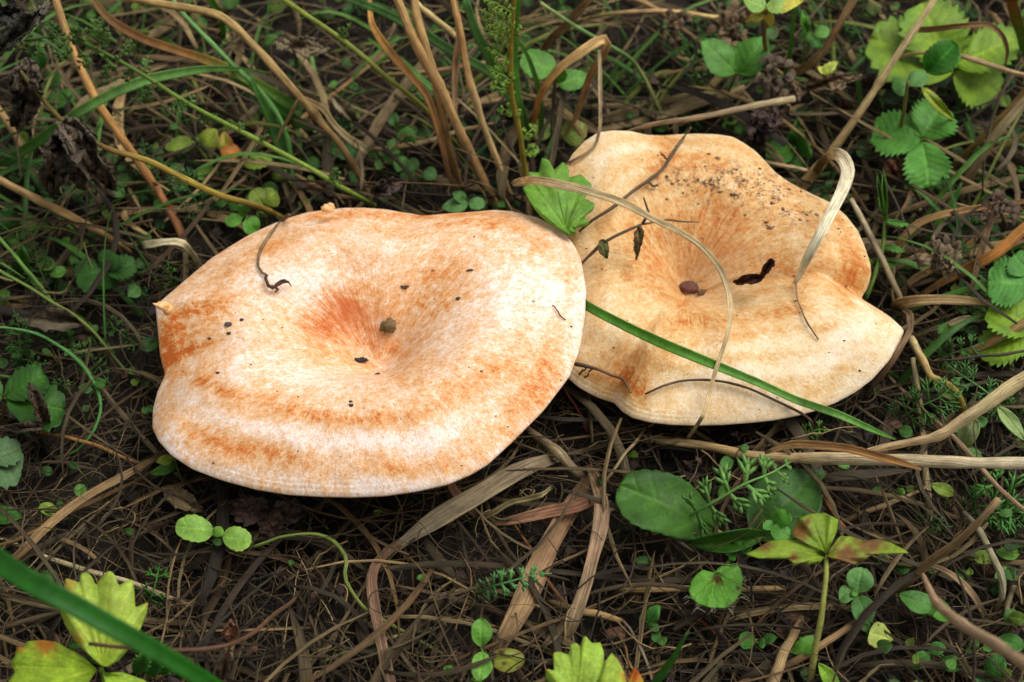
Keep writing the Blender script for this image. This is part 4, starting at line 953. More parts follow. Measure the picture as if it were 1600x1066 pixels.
# ---- left
stalk('tapering straw pointing at the torn side of the rounder cap', [(220, 405, 2), (195, 388, 8), (160, 366, 13), (110, 338, 19), (60, 311, 25), (0, 281, 32), (-25, 268, 34)], [5, 8, 11, 14, 14, 12, 12], [(110, 92, 54), (140, 106, 66), (170, 138, 94), (160, 130, 90), (150, 120, 82)], sides=9)
blade('pale sharply folded straw strip beside the rounder cap', [(318, 425, 3), (300, 398, 14), (286, 381, 22), (280, 378, 23), (262, 379, 22), (240, 381, 19), (224, 383, 15)], [9, 9, 10, 11, 11, 12, 12], [(186, 168, 130), (208, 190, 150), (232, 218, 184), (228, 212, 176)], fold=0.15, roll=0.0, twist=0.1)
stalk('rusty brown straw foot beside the folded straw strip', [(300, 402, 2), (280, 362, 8), (262, 325, 13), (245, 292, 17)], [12, 12, 12, 11], [(120, 78, 50), (146, 96, 62), (140, 92, 58)], sides=8)
stalk('light green bent stem in the shade on the torn side of the rounder cap', [(95, 490, 3), (72, 460, 10), (45, 428, 18), (20, 396, 24), (-20, 350, 32)], [5, 7, 7, 6, 6], [(110, 136, 66), (96, 130, 60), (80, 116, 52)], sides=7, name='herb', cat='herb')
stalk('long thin olive runner in the shade on the torn side of the rounder cap', [(205, 590, 2), (180, 560, 6), (150, 522, 9), (115, 492, 14), (80, 472, 20), (40, 446, 22), (-20, 412, 24)], [4, 5, 5, 5, 5, 5, 5], [(84, 90, 46), (104, 116, 58), (96, 124, 56)], sides=6, name='runner', cat='plant runner')
stalk('hair thin green runner looping past the dark green strawberry leaf', [(84, 715, 2), (118, 706, 4), (144, 676, 7), (157, 640, 9), (152, 610, 11), (132, 575, 14), (105, 548, 17), (60, 522, 19), (10, 512, 20), (-20, 512, 20)], [3, 4, 4.5, 5, 6, 6, 5, 5, 4, 4], [(66, 120, 60), (70, 124, 62), (74, 130, 70)], sides=6, name='runner', cat='plant runner')
stalk('rusty thin stem on the soil below the dark strawberry leaf', [(225, 728, 3), (195, 716, 6), (165, 702, 7), (130, 689, 7), (90, 680, 6), (45, 674, 3)], [4, 6, 6, 5, 5, 4], [(128, 90, 56), (160, 116, 66), (150, 104, 60)], sides=6, name='herb', cat='herb')
blade('pale flat straw slanting up to the two small leaves under the rounder cap', [(-20, 905, 2), (30, 865, 8), (60, 835, 10), (95, 806, 11), (140, 776, 12), (195, 742, 11), (262, 704, 6)], [8, 13, 14, 15, 13, 9, 5], [(120, 92, 64), (140, 112, 80), (150, 122, 88), (134, 108, 76), (100, 76, 54)], fold=0.35)
stalk('thin brown stem lying under the pale flat straw', [(-20, 856, 3), (20, 846, 6), (60, 826, 8), (110, 800, 9), (160, 778, 8), (235, 742, 3)], [6, 6, 6, 7, 7, 6], [(116, 90, 60), (128, 98, 64), (96, 72, 48)], sides=7)
stalk('whitish straight stem on the litter behind the lobed yellow-green leaf', [(5, 842, 2), (60, 866, 5), (120, 885, 6), (200, 910, 6), (260, 932, 5), (302, 948, 2)], [5, 7, 8, 8, 8, 6], [(150, 140, 100), (170, 156, 120), (180, 166, 134), (140, 116, 86)], sides=8)
# ---- bottom centre
blade('wide grey dead blade coming out from under the rounder cap', [(890, 712, 2), (850, 722, 8), (800, 742, 10), (750, 770, 12), (700, 800, 12), (655, 830, 10), (622, 854, 7), (600, 876, 3)], [10, 20, 26, 30, 33, 30, 18, 6], [(110, 96, 78), (128, 112, 92), (140, 124, 100), (128, 114, 94), (120, 108, 90)], fold=0.25, m=3)
blade('brown dead blade bent sharply at the tip of the wide grey one', [(690, 800, 2), (640, 838, 6), (608, 862, 8), (588, 885, 9), (580, 912, 10), (584, 950, 10), (596, 1000, 9), (606, 1040, 8), (616, 1090, 6)], [6, 9, 12, 15, 17, 17, 16, 16, 15], [(84, 60, 48), (96, 70, 56), (112, 84, 68), (122, 94, 76), (116, 90, 74)], fold=0.5)
blade('reddish brown dead strip poking out from under the rounder cap', [(700, 745, 8), (712, 770, 8), (725, 788, 7), (744, 806, 3)], [12, 15, 15, 8], [(124, 86, 64), (118, 80, 60), (110, 76, 58)], fold=0.4)
stalk('stout grey stalk with a dark broken end between the caps', [(822, 668, 4), (850, 690, 8), (878, 715, 9), (908, 746, 6)], [11, 14, 18, 15], [(130, 112, 86), (138, 118, 92), (150, 132, 106), (60, 48, 40)], sides=10)
blade('brown dead blade hanging vertically in front of the caps', [(920, 728, 4), (930, 750, 10), (939, 785, 14), (938, 815, 15), (930, 855, 14), (920, 905, 13), (908, 940, 11), (895, 975, 8), (874, 1022, 2)], [8, 14, 20, 24, 24, 21, 20, 22, 10], [(126, 98, 72), (146, 118, 94), (156, 128, 106), (146, 118, 96), (132, 112, 88), (128, 110, 86)], fold=0.35, m=3)
blade('reddish dead blade meeting the hanging brown blade', [(932, 778, 8), (905, 790, 10), (870, 798, 10), (835, 806, 10), (800, 814, 8), (764, 818, 3)], [16, 22, 20, 16, 13, 6], [(120, 80, 60), (132, 92, 70), (136, 98, 78), (140, 106, 86)], fold=0.35, m=3)
blade('narrow greenish straw strip at the tip of the reddish dead blade', [(742, 812, 3), (770, 802, 7), (800, 786, 9), (828, 776, 10), (846, 772, 12), (862, 760, 8)], [6, 10, 9, 9, 7, 4], [(112, 98, 66), (126, 112, 78), (150, 134, 100)], fold=0.5)
blade('broad brown dead blade under the small bluish feathery leaf', [(918, 745, 2), (895, 788, 6), (865, 838, 9), (838, 890, 10), (812, 950, 10), (788, 995, 8), (762, 1040, 3)], [14, 26, 30, 36, 38, 34, 16], [(96, 70, 52), (124, 94, 70), (134, 104, 78), (140, 112, 82), (116, 92, 66)], fold=0.22, m=3)
stalk('thin rusty needle slanting beside the broad brown dead blade', [(800, 815, 2), (830, 860, 5), (858, 910, 6), (885, 945, 5), (905, 970, 2)], [4, 6, 6, 6, 4], [(128, 84, 52), (120, 78, 48)], sides=6, name='pine_needle', cat='needle')
stalk('red thin stem standing in the gap between the caps', [(878, 600, 12), (895, 628, 9), (905, 645, 7), (917, 675, 2)], [4, 4, 4, 3], [(130, 60, 56), (124, 66, 50)], sides=6, name='herb', cat='herb')
stalk('grey straw leaning behind the vertical brown blade', [(940, 760, 10), (965, 728, 14), (985, 700, 14), (1005, 672, 10), (1010, 664, 4)], [6, 5, 5, 4, 3], [(140, 122, 94), (128, 108, 80)], sides=6)
stalk('pale brown stick lying behind the round leaf with a hole', [(968, 924, 3), (1010, 922, 6), (1075, 920, 6), (1150, 921, 6), (1225, 920, 3)], [8, 10, 10, 9, 10], [(140, 112, 76), (150, 124, 88), (130, 106, 74)], sides=8, name='stick', cat='stick')
stalk('short split straw stub beside the hanging brown blade', [(855, 940, 3), (890, 950, 7), (930, 958, 7), (974, 971, 3)], [7, 12, 12, 8], [(116, 94, 66), (140, 112, 78), (150, 122, 86)], sides=8)
stalk('thin wiry grey root running down from the split straw stub', [(970, 965, 3), (990, 992, 6), (1005, 1020, 7), (1022, 1075, 4)], [5, 5, 5, 5], [(110, 94, 80), (120, 104, 88)], sides=6, name='root', cat='root')
stalk('red brown needle lying beside the upright green blade tip', [(1090, 967, 3), (1115, 985, 6), (1146, 1012, 3)], [4, 8, 5], [(130, 76, 52), (120, 70, 50)], sides=6, name='pine_needle', cat='needle')
green('upright green blade tip beside the leaf with orange tips', [(1018, 1085, 4), (1035, 1052, 14), (1055, 1020, 22), (1076, 987, 30)], [16, 14, 10, 2], [(76, 132, 60), (72, 130, 58), (60, 112, 56)])
stalk('stout tan stick slanting beside the pale stalk of the blotched leaf', [(1252, 965, 3), (1238, 995, 8), (1222, 1030, 10), (1200, 1085, 10)], [10, 15, 17, 18], [(120, 96, 68), (144, 118, 86), (150, 126, 92), (140, 116, 84)], sides=9, name='stick', cat='stick')
stalk('faded stick crossing the stout tan stick', [(1180, 1062, 2), (1240, 1035, 8), (1290, 1005, 10), (1340, 970, 8), (1362, 955, 3)], [9, 12, 12, 11, 8], [(110, 86, 60), (130, 104, 74), (126, 100, 72)], sides=8, name='stick', cat='stick')
stalk('green curved runner coming from the pale two-leaved seedling', [(392, 856, 7), (415, 848, 10), (440, 839, 12), (490, 834, 13), (522, 846, 12), (543, 875, 11), (540, 908, 10), (566, 948, 9), (620, 980, 7), (668, 1008, 5), (712, 1034, 2)], [5, 5, 5, 6, 6, 6, 6, 6, 5, 5, 4], [(118, 138, 70), (110, 128, 60), (104, 112, 54), (96, 106, 52)], sides=7, name='runner', cat='plant runner')
stalk('mossy thin stem crossing below the green curved runner', [(500, 1038, 3), (540, 1018, 6), (590, 1002, 7), (635, 992, 6), (676, 982, 3)], [5, 6, 6, 6, 5], [(110, 106, 70), (118, 114, 76)], sides=7, name='herb', cat='herb')
green('tall broad green blade crossing above the large toothed yellow-green leaf', [(-60, 835, 92), (0, 878, 98), (60, 914, 100), (120, 945, 98), (190, 985, 94), (260, 1025, 88), (330, 1068, 80), (460, 1150, 60), (700, 1300, 2)], [44, 38, 33, 26, 19, 15, 13, 12, 10], [(34, 96, 22), (36, 100, 24), (48, 118, 30), (66, 140, 48)], fold=0.25, roll=0.1, twist=0.1, m=3)
stalk('fat pinkish stalk leaning high over the bluish green leaf', [(1442, 898, 36), (1462, 940, 52), (1500, 972, 66), (1550, 1005, 80), (1630, 1055, 96)], [6, 14, 18, 20, 22], [(150, 120, 98), (160, 130, 106), (168, 142, 118), (150, 124, 100)], sides=10)
stalk('brown stick leaning across the litter beside the fat pinkish stalk', [(1398, 930, 4), (1440, 890, 20), (1490, 852, 34), (1530, 815, 44), (1560, 780, 50)], [8, 12, 14, 12, 11], [(120, 98, 72), (130, 104, 76), (140, 112, 82), (150, 124, 94)], sides=9, name='stick', cat='stick')
stalk('dry straw pair piece behind the brown blotched leaf', [(1310, 818, 2), (1350, 802, 6), (1395, 785, 8), (1450, 760, 6)], [10, 9, 7, 4], [(134, 112, 82), (150, 126, 94)], sides=8)
stalk('orange needle straw running down past the blotched leaf', [(1280, 770, 3), (1300, 800, 6), (1330, 838, 6), (1352, 862, 3)], [5, 6, 7, 6], [(150, 100, 60), (160, 112, 68)], sides=6, name='pine_needle', cat='needle')
stalk('pale furry stem curling among small oval leaves', [(1505, 800, 8), (1530, 828, 14), (1550, 865, 16), (1566, 900, 14), (1566, 930, 9), (1556, 952, 3)], [8, 9, 10, 11, 11, 8], [(120, 112, 92), (140, 132, 110), (150, 142, 116)], sides=8, name='herb', cat='herb')
blade('thin dead strip arching by the pale furry stem', [(1410, 882, 4), (1450, 884, 12), (1490, 900, 16), (1520, 930, 14), (1545, 975, 3)], [4, 7, 9, 11, 10], [(120, 96, 70), (140, 116, 90), (134, 112, 90)], fold=0.6)
stalk('grey curving root beside the pale furry stem', [(1600, 880, 6), (1580, 925, 8), (1572, 965, 8), (1580, 1010, 4)], [7, 8, 8, 6], [(110, 100, 76), (116, 104, 80)], sides=7, name='root', cat='root')

green('broad dark green upright blade behind the bent brown straw', [(462, 305, 3), (448, 250, 14), (425, 190, 24), (402, 145, 32), (392, 118, 36)], [16, 20, 19, 14, 4], [(50, 90, 36), (58, 102, 42), (70, 116, 50)])
green('broad dark green blade crossing under the pale split sheath', [(500, 205, 6), (465, 190, 16), (430, 165, 24), (400, 140, 28), (360, 122, 30)], [10, 17, 18, 14, 3], [(56, 94, 40), (62, 106, 46), (74, 120, 56)])
green('narrow bright green blade dropping past the thickest straws', [(575, 60, 20), (610, 85, 22), (655, 120, 20), (700, 165, 14), (740, 215, 4)], [3, 8, 9, 8, 6], [(96, 136, 60), (86, 130, 56), (70, 110, 50)])
green('short green blade beside the slender green grass stem', [(350, 60, 20), (345, 30, 30), (330, 0, 40), (318, -20, 46)], [8, 11, 12, 11], [(66, 112, 44), (84, 134, 54)])
green('green blade behind the yellowish herb stem with its tip bent over', [(842, 250, 4), (846, 190, 18), (838, 130, 32), (815, 70, 44), (780, 40, 48)], [7, 9, 9, 7, 2], [(70, 112, 48), (84, 130, 60), (92, 140, 70)])
green('slim green blade rising beside the brown rosette stem', [(1222, 190, 4), (1228, 130, 20), (1236, 70, 36), (1240, 10, 50), (1238, -20, 56)], [6, 8, 8, 7, 6], [(70, 110, 48), (80, 126, 56), (90, 136, 62)])
green('short green blade leaning over the reddish short stem', [(1340, 205, 4), (1345, 165, 14), (1338, 125, 22), (1318, 95, 26)], [7, 9, 8, 2], [(74, 116, 46), (84, 130, 54)])
green('dark green blade low behind the tapering straw', [(150, 345, 3), (110, 300, 10), (60, 262, 16), (10, 240, 20), (-30, 232, 22)], [8, 11, 12, 10, 8], [(50, 86, 38), (56, 96, 42)])
stalk('dull brown straw under the broad pale green blade by the dead leaves', [(70, 300, 3), (45, 250, 10), (20, 205, 17), (-25, 140, 26)], [9, 12, 12, 11], [(120, 96, 62), (146, 118, 80), (140, 114, 78)], sides=8)
stalk('dull brown straw behind the pale folded strip, crossing toward the dark leaf', [(215, 330, 3), (185, 290, 10), (150, 255, 15), (95, 215, 22)], [7, 9, 10, 8], [(110, 84, 56), (132, 102, 68), (126, 98, 66)], sides=8)
stalk('thin brown straw lying under the long bluish green blade', [(560, 130, 6), (610, 118, 14), (670, 112, 18), (740, 100, 20), (800, 92, 20)], [5, 7, 7, 7, 5], [(120, 96, 66), (140, 114, 80), (134, 108, 76)], sides=7)
stalk('weathered straw lying across behind the straws toward the feathery herb', [(520, 215, 4), (580, 232, 10), (650, 225, 12), (720, 205, 12), (790, 190, 10)], [5, 8, 9, 8, 6], [(112, 92, 66), (140, 116, 84), (128, 106, 78)], sides=7)
stalk('brown straw bit lying behind the rounder cap under the feathery herb stem', [(395, 250, 4), (450, 268, 9), (510, 300, 10), (560, 312, 6)], [5, 8, 8, 6], [(110, 84, 58), (136, 106, 74), (120, 94, 66)], sides=7)
stalk('pale straw lying behind the thin pinkish yellow arching stalk', [(960, -15, 34), (1010, 6, 28), (1060, 40, 18), (1110, 80, 6)], [8, 9, 9, 7], [(160, 132, 94), (150, 122, 86), (130, 104, 72)], sides=8)
stalk('brown straw crossing behind the toothed leaf pair', [(985, 140, 4), (1040, 118, 12), (1100, 108, 16), (1160, 112, 16), (1230, 128, 10)], [6, 8, 9, 8, 6], [(124, 98, 66), (146, 118, 82), (132, 104, 72)], sides=8)

stalk('thin reddish stem arching over the large toothed yellow-green leaf', [(140, 1006, 52), (200, 1012, 56), (280, 1016, 56), (350, 1010, 50), (400, 985, 36), (450, 945, 14), (470, 925, 2)], [6, 7, 7, 7, 7, 6, 5], [(88, 62, 48), (96, 68, 52), (92, 68, 52)], sides=7, name='herb', cat='herb')

# ================================================================== leaves and small plants
def petiole(rt, pts, w, col):
    emit('leaf_stalk', g_tube(pts, w, col, sides=7), M['leaf'], rt)
# ragged green leaf between the caps
rt = thing('dandelion_leaf', 'ragged bright green leaf standing in the gap behind both caps', 'leaf', W((880, 372, 3)))
emit('blade', g_polyleaf([(816, 292), (830, 284), (824, 268), (842, 270), (846, 246), (858, 250), (866, 266), (880, 252), (890, 266), (888, 278), (908, 272), (926, 290), (912, 300), (904, 306), (930, 318), (926, 330), (906, 330), (922, 348), (912, 354), (898, 346), (900, 366), (888, 369), (880, 362), (866, 354), (852, 345), (838, 330), (824, 308)], (884, 358), 38, 0.0, -0.05, [(832, 285), (860, 262), (905, 292), (915, 335)], (110, 156, 66), dome=1.5), M['leaf'], rt)
petiole(rt, [(880, 372, 3), (884, 365, 22), (884, 358, 38)], 5, (140, 160, 90))
# lobed yellow-green leaves bottom left
rt = thing('buttercup_leaf', 'large toothed yellow-green leaf under the tall broad green blade', 'leaf', W((170, 1090, 2)))
emit('leaflet', g_polyleaf([(158, 1040), (140, 1025), (120, 1005), (102, 978), (92, 950), (86, 935), (92, 932), (104, 938), (100, 918), (102, 903), (112, 906), (124, 911), (126, 897), (134, 893), (144, 901), (150, 915), (156, 905), (170, 891), (178, 896), (186, 916), (196, 908), (207, 905), (210, 925), (211, 950), (222, 945), (232, 940), (228, 962), (218, 985), (205, 1010), (185, 1032), (168, 1042)], (161, 1040), 26, 0.0, -0.075, [(130, 900), (170, 893), (206, 908), (100, 930), (228, 945)], (160, 184, 84), (178, 150, 74), [(108, 912, 9), (96, 936, 6), (232, 941, 5), (120, 1000, 9)], dome=2.5), M['leaf'], rt)
emit('leaflet', g_polyleaf([(152, 1046), (130, 1026), (108, 1014), (88, 1003), (66, 1000), (42, 1002), (38, 1012), (26, 1010), (24, 1024), (16, 1036), (24, 1050), (12, 1066), (30, 1084), (70, 1095), (110, 1090), (135, 1070)], (151, 1047), 25, 0.05, 0.02, [(45, 1004), (20, 1040), (30, 1080)], (150, 180, 60), (180, 120, 50), [(72, 1004, 16), (30, 1012, 6)], dome=2.0), M['leaf'], rt)
emit('leaflet', g_polyleaf([(160, 1052), (190, 1050), (225, 1062), (250, 1085), (240, 1110), (200, 1120), (170, 1100)], (163, 1053), 25, -0.02, 0.02, [(235, 1080), (210, 1110)], (140, 172, 66), dome=1.5), M['leaf'], rt)
petiole(rt, [(170, 1090, 2), (165, 1070, 14), (158, 1045, 25)], 7, (140, 160, 76))
# young folded leaf near it
rt = thing('buttercup_leaf', 'small pleated young green leaf beside the large toothed leaf', 'leaf', W((240, 1062, 2)))
for k, (a, b) in enumerate((((212, 1052), (230, 1018)), ((232, 1056), (252, 1016)), ((250, 1052), (268, 1030)))):
    emit('leaflet', g_leaf((*a, 8), (*b, 20), 26, 'ovate', teeth=6, tamp=.2, fold=0.5, col=(70, 130, 56), col2=(110, 160, 90), veins=6), M['leaf'], rt)
petiole(rt, [(240, 1062, 2), (235, 1058, 6), (232, 1054, 9)], 5, (120, 150, 70))
# bottom centre yellow-green leaf
rt = thing('buttercup_leaf', 'deeply toothed yellow-green leaf with orange tips', 'leaf', W((930, 1110, 2)))
emit('leaflet', g_polyleaf([(900, 1110), (870, 1085), (852, 1058), (853, 1045), (866, 1048), (864, 1020), (874, 1018), (888, 1024), (892, 1006), (900, 1004), (907, 1012), (910, 998), (915, 993), (924, 1005), (938, 1004), (944, 1020), (943, 1045), (936, 1066), (930, 1095), (915, 1115)], (905, 1108), 26, 0.0, -0.07, [(880, 1022), (915, 998), (860, 1048), (940, 1010)], (152, 184, 80), (186, 150, 74), [(853, 1046, 4), (864, 1020, 4)], dome=2), M['leaf'], rt)
emit('leaflet', g_polyleaf([(925, 1115), (930, 1075), (938, 1050), (948, 1030), (956, 1020), (966, 1032), (976, 1052), (980, 1075), (975, 1110), (950, 1125)], (938, 1110), 26, 0.0, -0.07, [(957, 1024), (972, 1060)], (156, 182, 76), (186, 140, 60), [(976, 1056, 6)], dome=2), M['leaf'], rt)
emit('leaflet', g_polyleaf([(955, 1115), (975, 1080), (985, 1050), (992, 1042), (1002, 1056), (1010, 1075), (1005, 1105), (980, 1125)], (968, 1112), 24, 0.0, -0.06, [(993, 1046)], (176, 150, 60), (170, 90, 40), [(990, 1050, 14)], dome=1.5), M['leaf'], rt)
petiole(rt, [(930, 1125, 2), (925, 1118, 14), (922, 1112, 25)], 7, (140, 160, 76))
# blotched leaf right
rt = thing('buttercup_leaf', 'yellow-green leaf with brown dead blotches on a pale stalk', 'leaf', W((1262, 1085, 2)))
emit('leaflet', g_polyleaf([(1291, 868), (1270, 853), (1248, 844), (1225, 842), (1200, 846), (1185, 856), (1165, 866), (1185, 872), (1215, 873), (1225, 868), (1242, 882), (1255, 878), (1262, 882), (1280, 880)], (1291, 868), 28, -0.02, 0.05, [(1175, 865), (1215, 856), (1245, 878)], (124, 150, 52), (116, 80, 44), [(1196, 852, 9), (1240, 871, 7)], dome=1.5), M['leaf'], rt)
emit('leaflet', g_polyleaf([(1291, 866), (1275, 850), (1255, 842), (1238, 838), (1242, 820), (1248, 810), (1265, 803), (1288, 801), (1310, 812), (1308, 830), (1300, 846), (1294, 862)], (1291, 866), 28, 0.0, -0.05, [(1265, 806), (1300, 815)], (122, 150, 50), (116, 76, 40), [(1250, 830, 14), (1262, 815, 5)], dome=1.5), M['leaf'], rt)
emit('leaflet', g_polyleaf([(1293, 868), (1300, 852), (1312, 838), (1330, 838), (1350, 845), (1372, 842), (1392, 848), (1412, 858), (1420, 864), (1400, 863), (1380, 862), (1362, 866), (1350, 876), (1335, 882), (1315, 876), (1298, 872)], (1293, 868), 28, 0.02, 0.04, [(1410, 860), (1345, 845), (1340, 876)], (128, 154, 56), (124, 92, 62), [(1360, 846, 20), (1322, 872, 20), (1345, 878, 9)], dome=1.5), M['leaf'], rt)
petiole(rt, [(1262, 1090, 2), (1275, 1015, 14), (1285, 950, 22), (1290, 905, 26), (1291, 868, 28)], [11, 11, 10, 9, 7], [(160, 140, 110), (150, 146, 96), (160, 160, 96), (160, 170, 90)])
# large hairy oval leaves below the lobed cap
def hairs(rt_, pts, n=26, L_=0.0016):
    gs = []
    for i in range(n):
        p = W(pts[random.randrange(len(pts))]) + np.array([random.uniform(-.001, .001), random.uniform(-.001, .001), 0.0002])
        d = nrm(np.array([random.uniform(-1, 1), random.uniform(-1, 0.2), random.uniform(-0.3, 0.6)]))
        gs.append(tube_w(np.array([p, p + d * L_ * 0.5, p + d * L_ * random.uniform(0.7, 1.2)]), np.array([0.00004, 0.00004, 0.00002]), lin((190, 190, 170)), 3))
    o = emit('leaf_hairs', join(gs), M['dry'], [c for c in rt_.children if c.name.startswith('blade')][0]); o['kind'] = 'stuff'
rt = thing('oval_leaf', 'large dark green oval leaf below the broken pale stalk', 'leaf', W((1120, 835, 3)))
emit('blade', g_leaf((1118, 828, 8), (968, 758, 20), 96, 'straw', teeth=9, tamp=.03, fold=0.12, col=(66, 110, 42), col2=(52, 92, 36), veins=5, bend=0.02), M['leaf'], rt)
petiole(rt, [(1150, 850, 2), (1135, 838, 6), (1118, 828, 8)], 7, (120, 146, 80))
hairs(rt, [(985, 800, 17), (1010, 830, 14), (1050, 835, 12), (1090, 835, 10), (975, 780, 18)])
rt = thing('oval_leaf', 'narrow green oval leaf edge-on between the two large dark ones', 'leaf', W((1195, 838, 3)))
emit('blade', g_leaf((1195, 836, 7), (1072, 850, 8), 34, 'ovate', fold=0.4, roll=0.35, col=(72, 118, 48), col2=(56, 98, 40), veins=5, bend=-0.1), M['leaf'], rt)
petiole(rt, [(1208, 846, 1), (1200, 840, 4), (1194, 836, 7)], 6, (110, 140, 76))
rt = thing('oval_leaf', 'broad dark green oval leaf hidden under the drooping feathery leaf', 'leaf', W((1185, 838, 3)))
emit('blade', g_leaf((1178, 838, 6), (1272, 742, 12), 108, 'ellip', fold=0.15, col=(62, 104, 48), col2=(50, 88, 40), veins=5), M['leaf'], rt)
petiole(rt, [(1168, 848, 1), (1172, 842, 4), (1180, 836, 6)], 6, (110, 140, 76))
rt = thing('round_leaf', 'round hairy green leaf with a small brown hole by the stick', 'leaf', W((1142, 885, 2)))
emit('blade', g_polyleaf([(1098, 890), (1088, 898), (1080, 908), (1076, 922), (1080, 934), (1092, 944), (1110, 949), (1132, 950), (1148, 940), (1158, 925), (1161, 905), (1157, 888), (1148, 880), (1136, 881), (1124, 886), (1117, 894), (1108, 893)], (1121, 897), 16, 0.01, 0.04, [(1085, 930), (1110, 946), (1140, 942), (1155, 915)], (92, 148, 58), (84, 60, 40), [(1121, 906, 7), (1153, 919, 3)], dome=0.5, ruffle=0.25), M['leaf'], rt)
petiole(rt, [(1142, 872, 1), (1136, 880, 8), (1126, 898, 16)], 4, (120, 150, 80))
hairs(rt, [(1080, 935, 17), (1090, 945, 17), (1115, 951, 18), (1140, 948, 18), (1156, 932, 17), (1160, 905, 15), (1148, 880, 14)], 36, 0.0022)
# strawberry leaves
def strawberry(label, leaflets, foot, hub, col, col2, group=None, pw=4, pcol=(120, 92, 60), teeth=9):
    rt = thing('strawberry_leaf', label, 'leaf', W(foot), group)
    for (bx, by, bz, tx, ty, tz, w) in leaflets:
        emit('leaflet', g_leaf((bx, by, bz), (tx, ty, tz), w * 1.15, 'straw', teeth=teeth, tamp=.13, fold=0.22, curl=0.08, col=col, col2=col2, veins=7), M['leaf'], rt)
    petiole(rt, [foot, ((foot[0] + hub[0]) / 2 + 2, (foot[1] + hub[1]) / 2, (foot[2] + hub[2]) / 2 + 2), hub], pw, pcol)
    return rt
strawberry('green three-part strawberry leaf beside the long straight straw', [(1440, 216, 27, 1364, 203, 24, 62), (1440, 214, 27, 1472, 165, 30, 66), (1442, 222, 27, 1452, 292, 22, 64)], (1470, 262, 2), (1441, 218, 27), (86, 146, 64), (74, 132, 56))
stalk('brown hairy stem standing in front of the three-part strawberry leaf', [(1398, 250, 6), (1405, 210, 22), (1414, 160, 40), (1419, 128, 50)], [7, 6, 6, 5], [(120, 70, 48), (110, 92, 50), (110, 110, 60)], name='herb', cat='herb')
strawberry('green strawberry leaf above the yellowing one, beside the orange brown blade', [(1608, 445, 20, 1544, 440, 20, 66), (1610, 430, 20, 1585, 398, 22, 40)], (1630, 470, 2), (1608, 442, 20), (84, 144, 72), (70, 128, 60))
strawberry('large lime strawberry leaf behind the curled green leaf', [(1490, 110, 20, 1360, 60, 26, 86), (1490, 110, 20, 1440, 5, 34, 90), (1492, 112, 20, 1560, 145, 14, 66), (1492, 100, 22, 1590, 60, 24, 60)], (1500, 160, 2), (1490, 108, 20), (124, 156, 52), (108, 144, 48))
strawberry('yellowing strawberry leaf above the olive brown slanting stalk', [(1620, 510, 16, 1545, 480, 18, 60), (1620, 525, 16, 1530, 545, 12, 56)], (1640, 530, 2), (1618, 518, 16), (126, 160, 56), (110, 148, 52))
strawberry('dark green strawberry leaf with a withered scrap lying over it', [(10, 625, 14, 100, 640, 14, 66), (8, 618, 14, 70, 585, 18, 46), (4, 620, 14, -50, 600, 16, 60)], (0, 660, 2), (8, 622, 14), (54, 100, 36), (44, 84, 32), teeth=6)
strawberry('greyish green toothed leaf below the dark green strawberry leaf', [(-30, 720, 12, 34, 735, 12, 62), (-30, 716, 12, 32, 700, 14, 40)], (-40, 740, 2), (-30, 718, 12), (92, 122, 96), (80, 112, 84), teeth=5)
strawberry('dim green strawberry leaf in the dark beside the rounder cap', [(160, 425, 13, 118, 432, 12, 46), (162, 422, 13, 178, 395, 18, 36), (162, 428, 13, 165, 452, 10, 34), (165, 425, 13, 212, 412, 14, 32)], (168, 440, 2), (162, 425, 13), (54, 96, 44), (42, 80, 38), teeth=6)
# pair of toothed leaves etc. at the top
plant('pair of toothed oval leaves on a stalk behind the lobed cap', [L(1150, 113, 28, 1096, 62, 34, 52, shape='ovate', teeth=7, tamp=.07, col=(92, 142, 74), col2=(80, 130, 64)), L(1152, 113, 28, 1198, 58, 36, 56, shape='ovate', teeth=7, tamp=.07, col=(78, 132, 52), col2=(70, 122, 48))], root=(1128, 172, 2), stem=[(1128, 172, 2), (1138, 145, 16), (1150, 113, 28)], stem_w=5, name='herb', cat='herb', stem_col=(96, 110, 56))
plant('fresh green pair of round leaves with a bud beside the arched blade', [L(868, 108, 30, 813, 92, 32, 46, shape='round', teeth=6, tamp=.05, col=(100, 150, 78), col2=(92, 144, 72)), L(872, 130, 28, 921, 118, 28, 34, shape='ovate', teeth=6, tamp=.06, col=(104, 156, 84), col2=(92, 146, 74)), L(868, 128, 28, 882, 100, 36, 26, shape='ovate', col=(100, 152, 66))], root=(858, 245, 2), stem=[(858, 245, 2), (864, 180, 16), (868, 118, 29)], stem_w=6, name='herb', cat='herb', stem_col=(84, 80, 54))
plant('yellow-green wilting leaf pair just behind the lobed cap edge', [L(880, 215, 10, 917, 196, 14, 44, shape='ovate', teeth=6, tamp=.07, col=(128, 150, 84), col2=(140, 130, 80)), L(862, 205, 10, 822, 198, 12, 34, shape='ovate', teeth=5, col=(116, 144, 82), col2=(140, 140, 84))], name='herb', cat='herb')
plant('pale rosette of yellowing leaves on a brown stem above the toothed pair', [L(1196, 12, 58, 1160, -4, 60, 28, shape='ovate', col=(140, 176, 104)), L(1198, 12, 58, 1238, 6, 58, 24, shape='ovate', teeth=5, col=(150, 184, 112)), L(1196, 20, 56, 1162, 34, 50, 18, shape='lance', col=(190, 180, 84), col2=(150, 120, 60)), L(1200, 14, 57, 1256, 0, 58, 22, shape='lance', col=(196, 190, 96)), L(1199, 18, 56, 1206, 42, 46, 16, shape='lance', col=(190, 180, 90))], root=(1200, 160, 2), stem=[(1200, 160, 2), (1198, 100, 26), (1194, 50, 46), (1196, 14, 58)], stem_w=7, name='herb', cat='herb', stem_col=(116, 94, 44))
